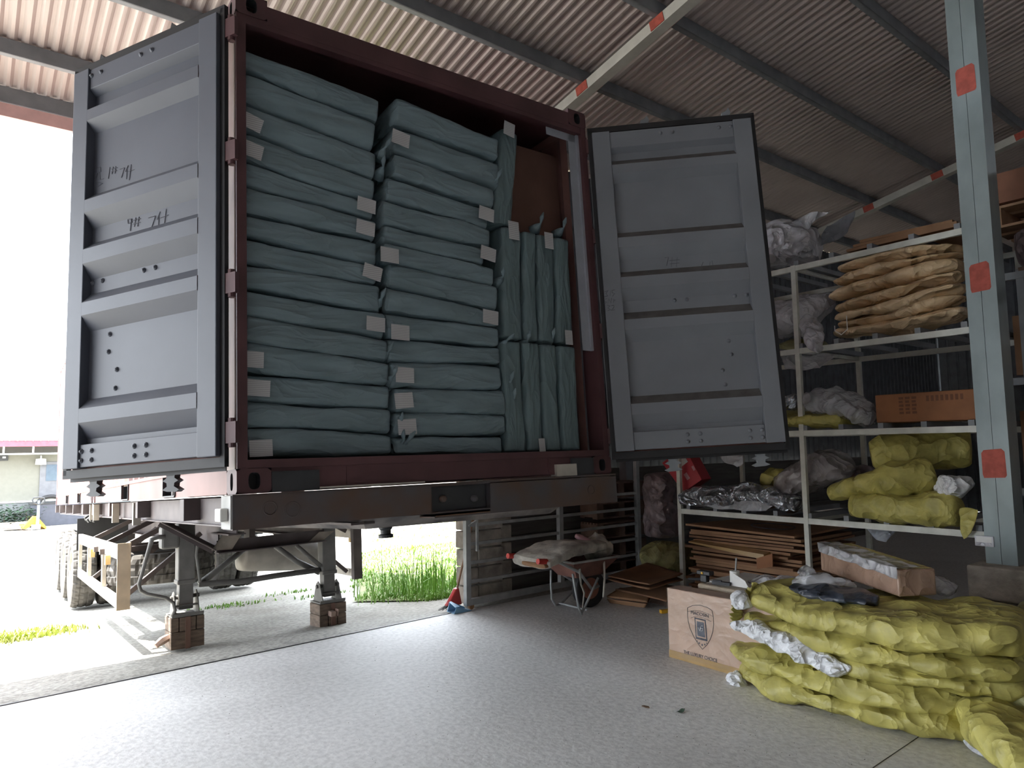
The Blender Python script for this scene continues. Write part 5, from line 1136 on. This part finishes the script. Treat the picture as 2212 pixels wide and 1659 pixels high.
for i in range(nx):
    for j in range(ny):
        a = i*(ny+1)+j; mb.f.append((a, a+ny+1, a+ny+2, a+1))
struct(mb.build('lawn', soil))
# house behind the yard
HY = 36.0
def hp_(px, py, Y=HY): return at(px, py, Y=Y)
zg = ground_z(HY)-.1; zw = hp_(60, 987).z; xl, xr = -9.0, 6.0
HS = thing('house', 'low pale rendered building with a white roof and red fascia across the yard', 'building', loc=(0, HY, 0))
zb_ = hp_(60, 1083).z
mb = MB(); mb.box(xl, xr, 0, 8, zb_, zw+.7); mb.build('upper_wall', housew, HS)
mb = MB(); mb.box(xl, xr, -.06, 8, zg, zb_); mb.build('base_wall', housel, HS)
mb = MB(); mb.box(xl, xr, -.10, -.0, zb_-.03, zb_+.03); mb.build('wall_band', whitep, HS)
zf = hp_(60, 957, HY-.9).z; mb = MB(); mb.box(xl-.4, xr+.4, -.95, -.9, zf-.14, zf+.10); mb.build('fascia', mat('red_fascia', (.50, .07, .10), .5), HS)
zr = hp_(60, 900, HY+4).z; pr = []
for i in range(240):
    x = xl-.4+(xr-xl+.8)*i/239; pr.append((x, 0, .03*math.sin(i*PI/2)))
mb = MB(); mb.strip(pr, (0, -1.0, zf+.12), (0, 4, zr)); mb.build('roof', whitep, HS, recalc=False)
mb = MB(); mb.box(xl, xr, -.9, 0, zw+.10, zw+.16); mb.build('eave_rail', whitep, HS)
for px in (8, 72): 
    x = hp_(px, 970, HY-.9).x; mb = MB(); mb.box(x-.03, x+.03, -.92, -.86, zw+.1, zf-.1); mb.build('eave_strut', whitep, HS)
d0 = hp_(87, 998); d1 = hp_(150, 1072); mb = MB(); t = .12
mb.box(d0.x, d1.x, -.05, .02, d1.z, d0.z); fr_ = mb.build('door_frame', mat('grey_frame', (.13, .135, .15), .5), HS)
mb = MB(); mb.box(d0.x+.22, d1.x-.2, -.07, -.05, d1.z+.7, d0.z-.12); mb.build('door_glass', glassm, fr_)
s0 = hp_(-4, 982); s1 = hp_(17, 995); mb = MB(); mb.box(s0.x, s1.x, -.06, 0, s1.z, s0.z); sg = mb.build('name_board', dark_m, HS)
mb = MB(); mb.box(s0.x+.15, s1.x-.08, -.07, -.06, s1.z+.1, s1.z+.17); mb.build('board_mark', whitep, sg)
l0 = hp_(88, 984); mb = MB(); mb.lathe((l0.x, -.2, l0.z), (0, 0, -1), [(0, .02), (.12, .03), (.14, .18), (.38, .2), (.40, .0)], 16); mb.build('wall_lamp', whitep, HS)
p0 = at(66, 1091, Y=35.2); p1 = at(122, 1128, Y=35.2)
PB = thing('planter_box', 'dark box planter standing against the pale building', 'planter', loc=(p0.x, 35.2, ground_z(35.2)))
mb = MB(); hB = p0.z-ground_z(35.2); mb.box(0, p1.x-p0.x+1.0, 0, .6, 0, hB); mb.build('box', mat('dark_planter', (.06, .065, .085), .6), PB)
mb = MB(); mb.box(-.04, p1.x-p0.x+1.04, -.03, .63, hB, hB+.06); mb.build('box_rim', dark_m, PB)
c = at(110, 1083, Y=35.0); mb = MB(); n = 14; mb.tube([(c.x+.45*math.cos(PI*i/n)-p0.x, -.1, c.z-ground_z(35.2)+.30*math.sin(PI*i/n)-.1) for i in range(n+1)], .08, 8); mb.build('tyre_arch', rubber, PB)
R5 = random.Random(4)
for k in range(3):
    c = at(8+k*24, 1118, Y=34.8); z = ground_z(34.8)
    SH = thing('shrub', 'leafy green shrub by the pale building, %s of the row left of the dark planter' % ('first', 'second', 'third')[k], 'shrub', loc=(c.x, 34.8, z), group='shrubs by the building')
    mb = MB()
    for i in range(260):
        p = Vector((R5.gauss(0, .26), R5.gauss(0, .2), abs(R5.gauss(.45, .2)))); s_ = R5.uniform(.05, .11); an = R5.uniform(0, 6.28); d = Vector((math.cos(an), math.sin(an), R5.uniform(-.3, .5)))*s_; e = Vector((-d.y, d.x, R5.uniform(-.04, .04)))*.45
        mb.quad(p-d, p+e, p+d, p-e)
    mb.build('foliage', leafm, SH, recalc=False)
    mb = MB(); mb.tube([(0, 0, 0), (.02, 0, .3), (.0, .02, .6)], [.03, .022, .01], 6); mb.build('stem', timber, SH)
mb = MB(); a = at(-20, 1128, Y=34.6); b = at(64, 1130, Y=34.6); mb.bar(a.xy.to_3d()+Vector((0, 0, ground_z(34.6)+.12)), b.xy.to_3d()+Vector((0, 0, ground_z(34.6)+.12)), .25, .3); tag(mb.build('bed_edging', block_m), 'low stone edging under the shrubs by the building', 'edging')
# pallet truck
PJY = 33.0; pz = ground_z(PJY)
def pj(px, py): q_ = at(px, py, Y=PJY); return Vector((q_.x, PJY, q_.z))
base = pj(76, 1143); dz_ = pz-base.z
PJ = thing('pallet_truck', 'yellow hand pallet truck parked in the yard, handle upright', 'pallet truck', loc=(base.x, PJY, pz))
def pl_(px, py, y=0): q_ = pj(px, py); return Vector((q_.x-base.x, y, q_.z-base.z))
mb = MB(); mb.prism([pl_(48, 1141), pl_(72, 1116), pl_(82, 1116), pl_(101, 1138), pl_(99, 1142), pl_(84, 1132), pl_(70, 1133), pl_(56, 1142)], (0, .5, 0)); mb.build('chassis', yellow_p, PJ)
for px in (53, 95):
    c = pl_(px, 1139); mb = MB(); mb.box(c.x-.09, c.x+.09, .3, 1.5, c.z-.06, c.z+.02); mb.build('fork', yellow_p, PJ)
mb = MB(); mb.tube([pl_(80, 1138, -.1), pl_(82, 1112, -.1), pl_(83, 1080, -.2)], [.06, .05, .045], 10); mb.build('handle_shaft', mat('grey_shaft', (.16, .18, .22), .5), PJ)
mb = MB(); mb.tube([pl_(x, y, -.2) for x, y in ((83, 1088), (72, 1085), (69, 1079), (72, 1074), (84, 1073), (94, 1074), (96, 1080), (92, 1085), (83, 1088))], .03, 8); mb.build('handle_loop', dark_m, PJ)
for px in (72, 82):
    c = pl_(px, 1140, -.15); mb = MB(); mb.lathe((c.x-.07, -.12, .10), (1, 0, 0), [(0, .0), (0, .10), (.14, .10), (.14, 0)], 16); mb.build('steer_wheel', steel_l, PJ)
tag(sheet('tarp', [at(0, 1143, Y=33.5), at(45, 1146, Y=33.2), at(50, 1136, Y=34), at(5, 1134, Y=34.2)], mat('brown_tarp', (.14, .10, .10), .8), None, 16, 16, amp=.12, freq=1.5, thick=.02), 'crumpled brown tarp on the ground left of the pallet truck', 'tarp')

# the second rack and what stands on it sit further along the row
SHIFT = Vector((.45, .42, 0))
for o in list(COL.objects):
    if o.parent is None and 'label' in o and ('second rack' in o['label'] or 'second dark storage rack' in o['label'] or 'high pallet' in o['label']):
        o.location = o.location+SHIFT
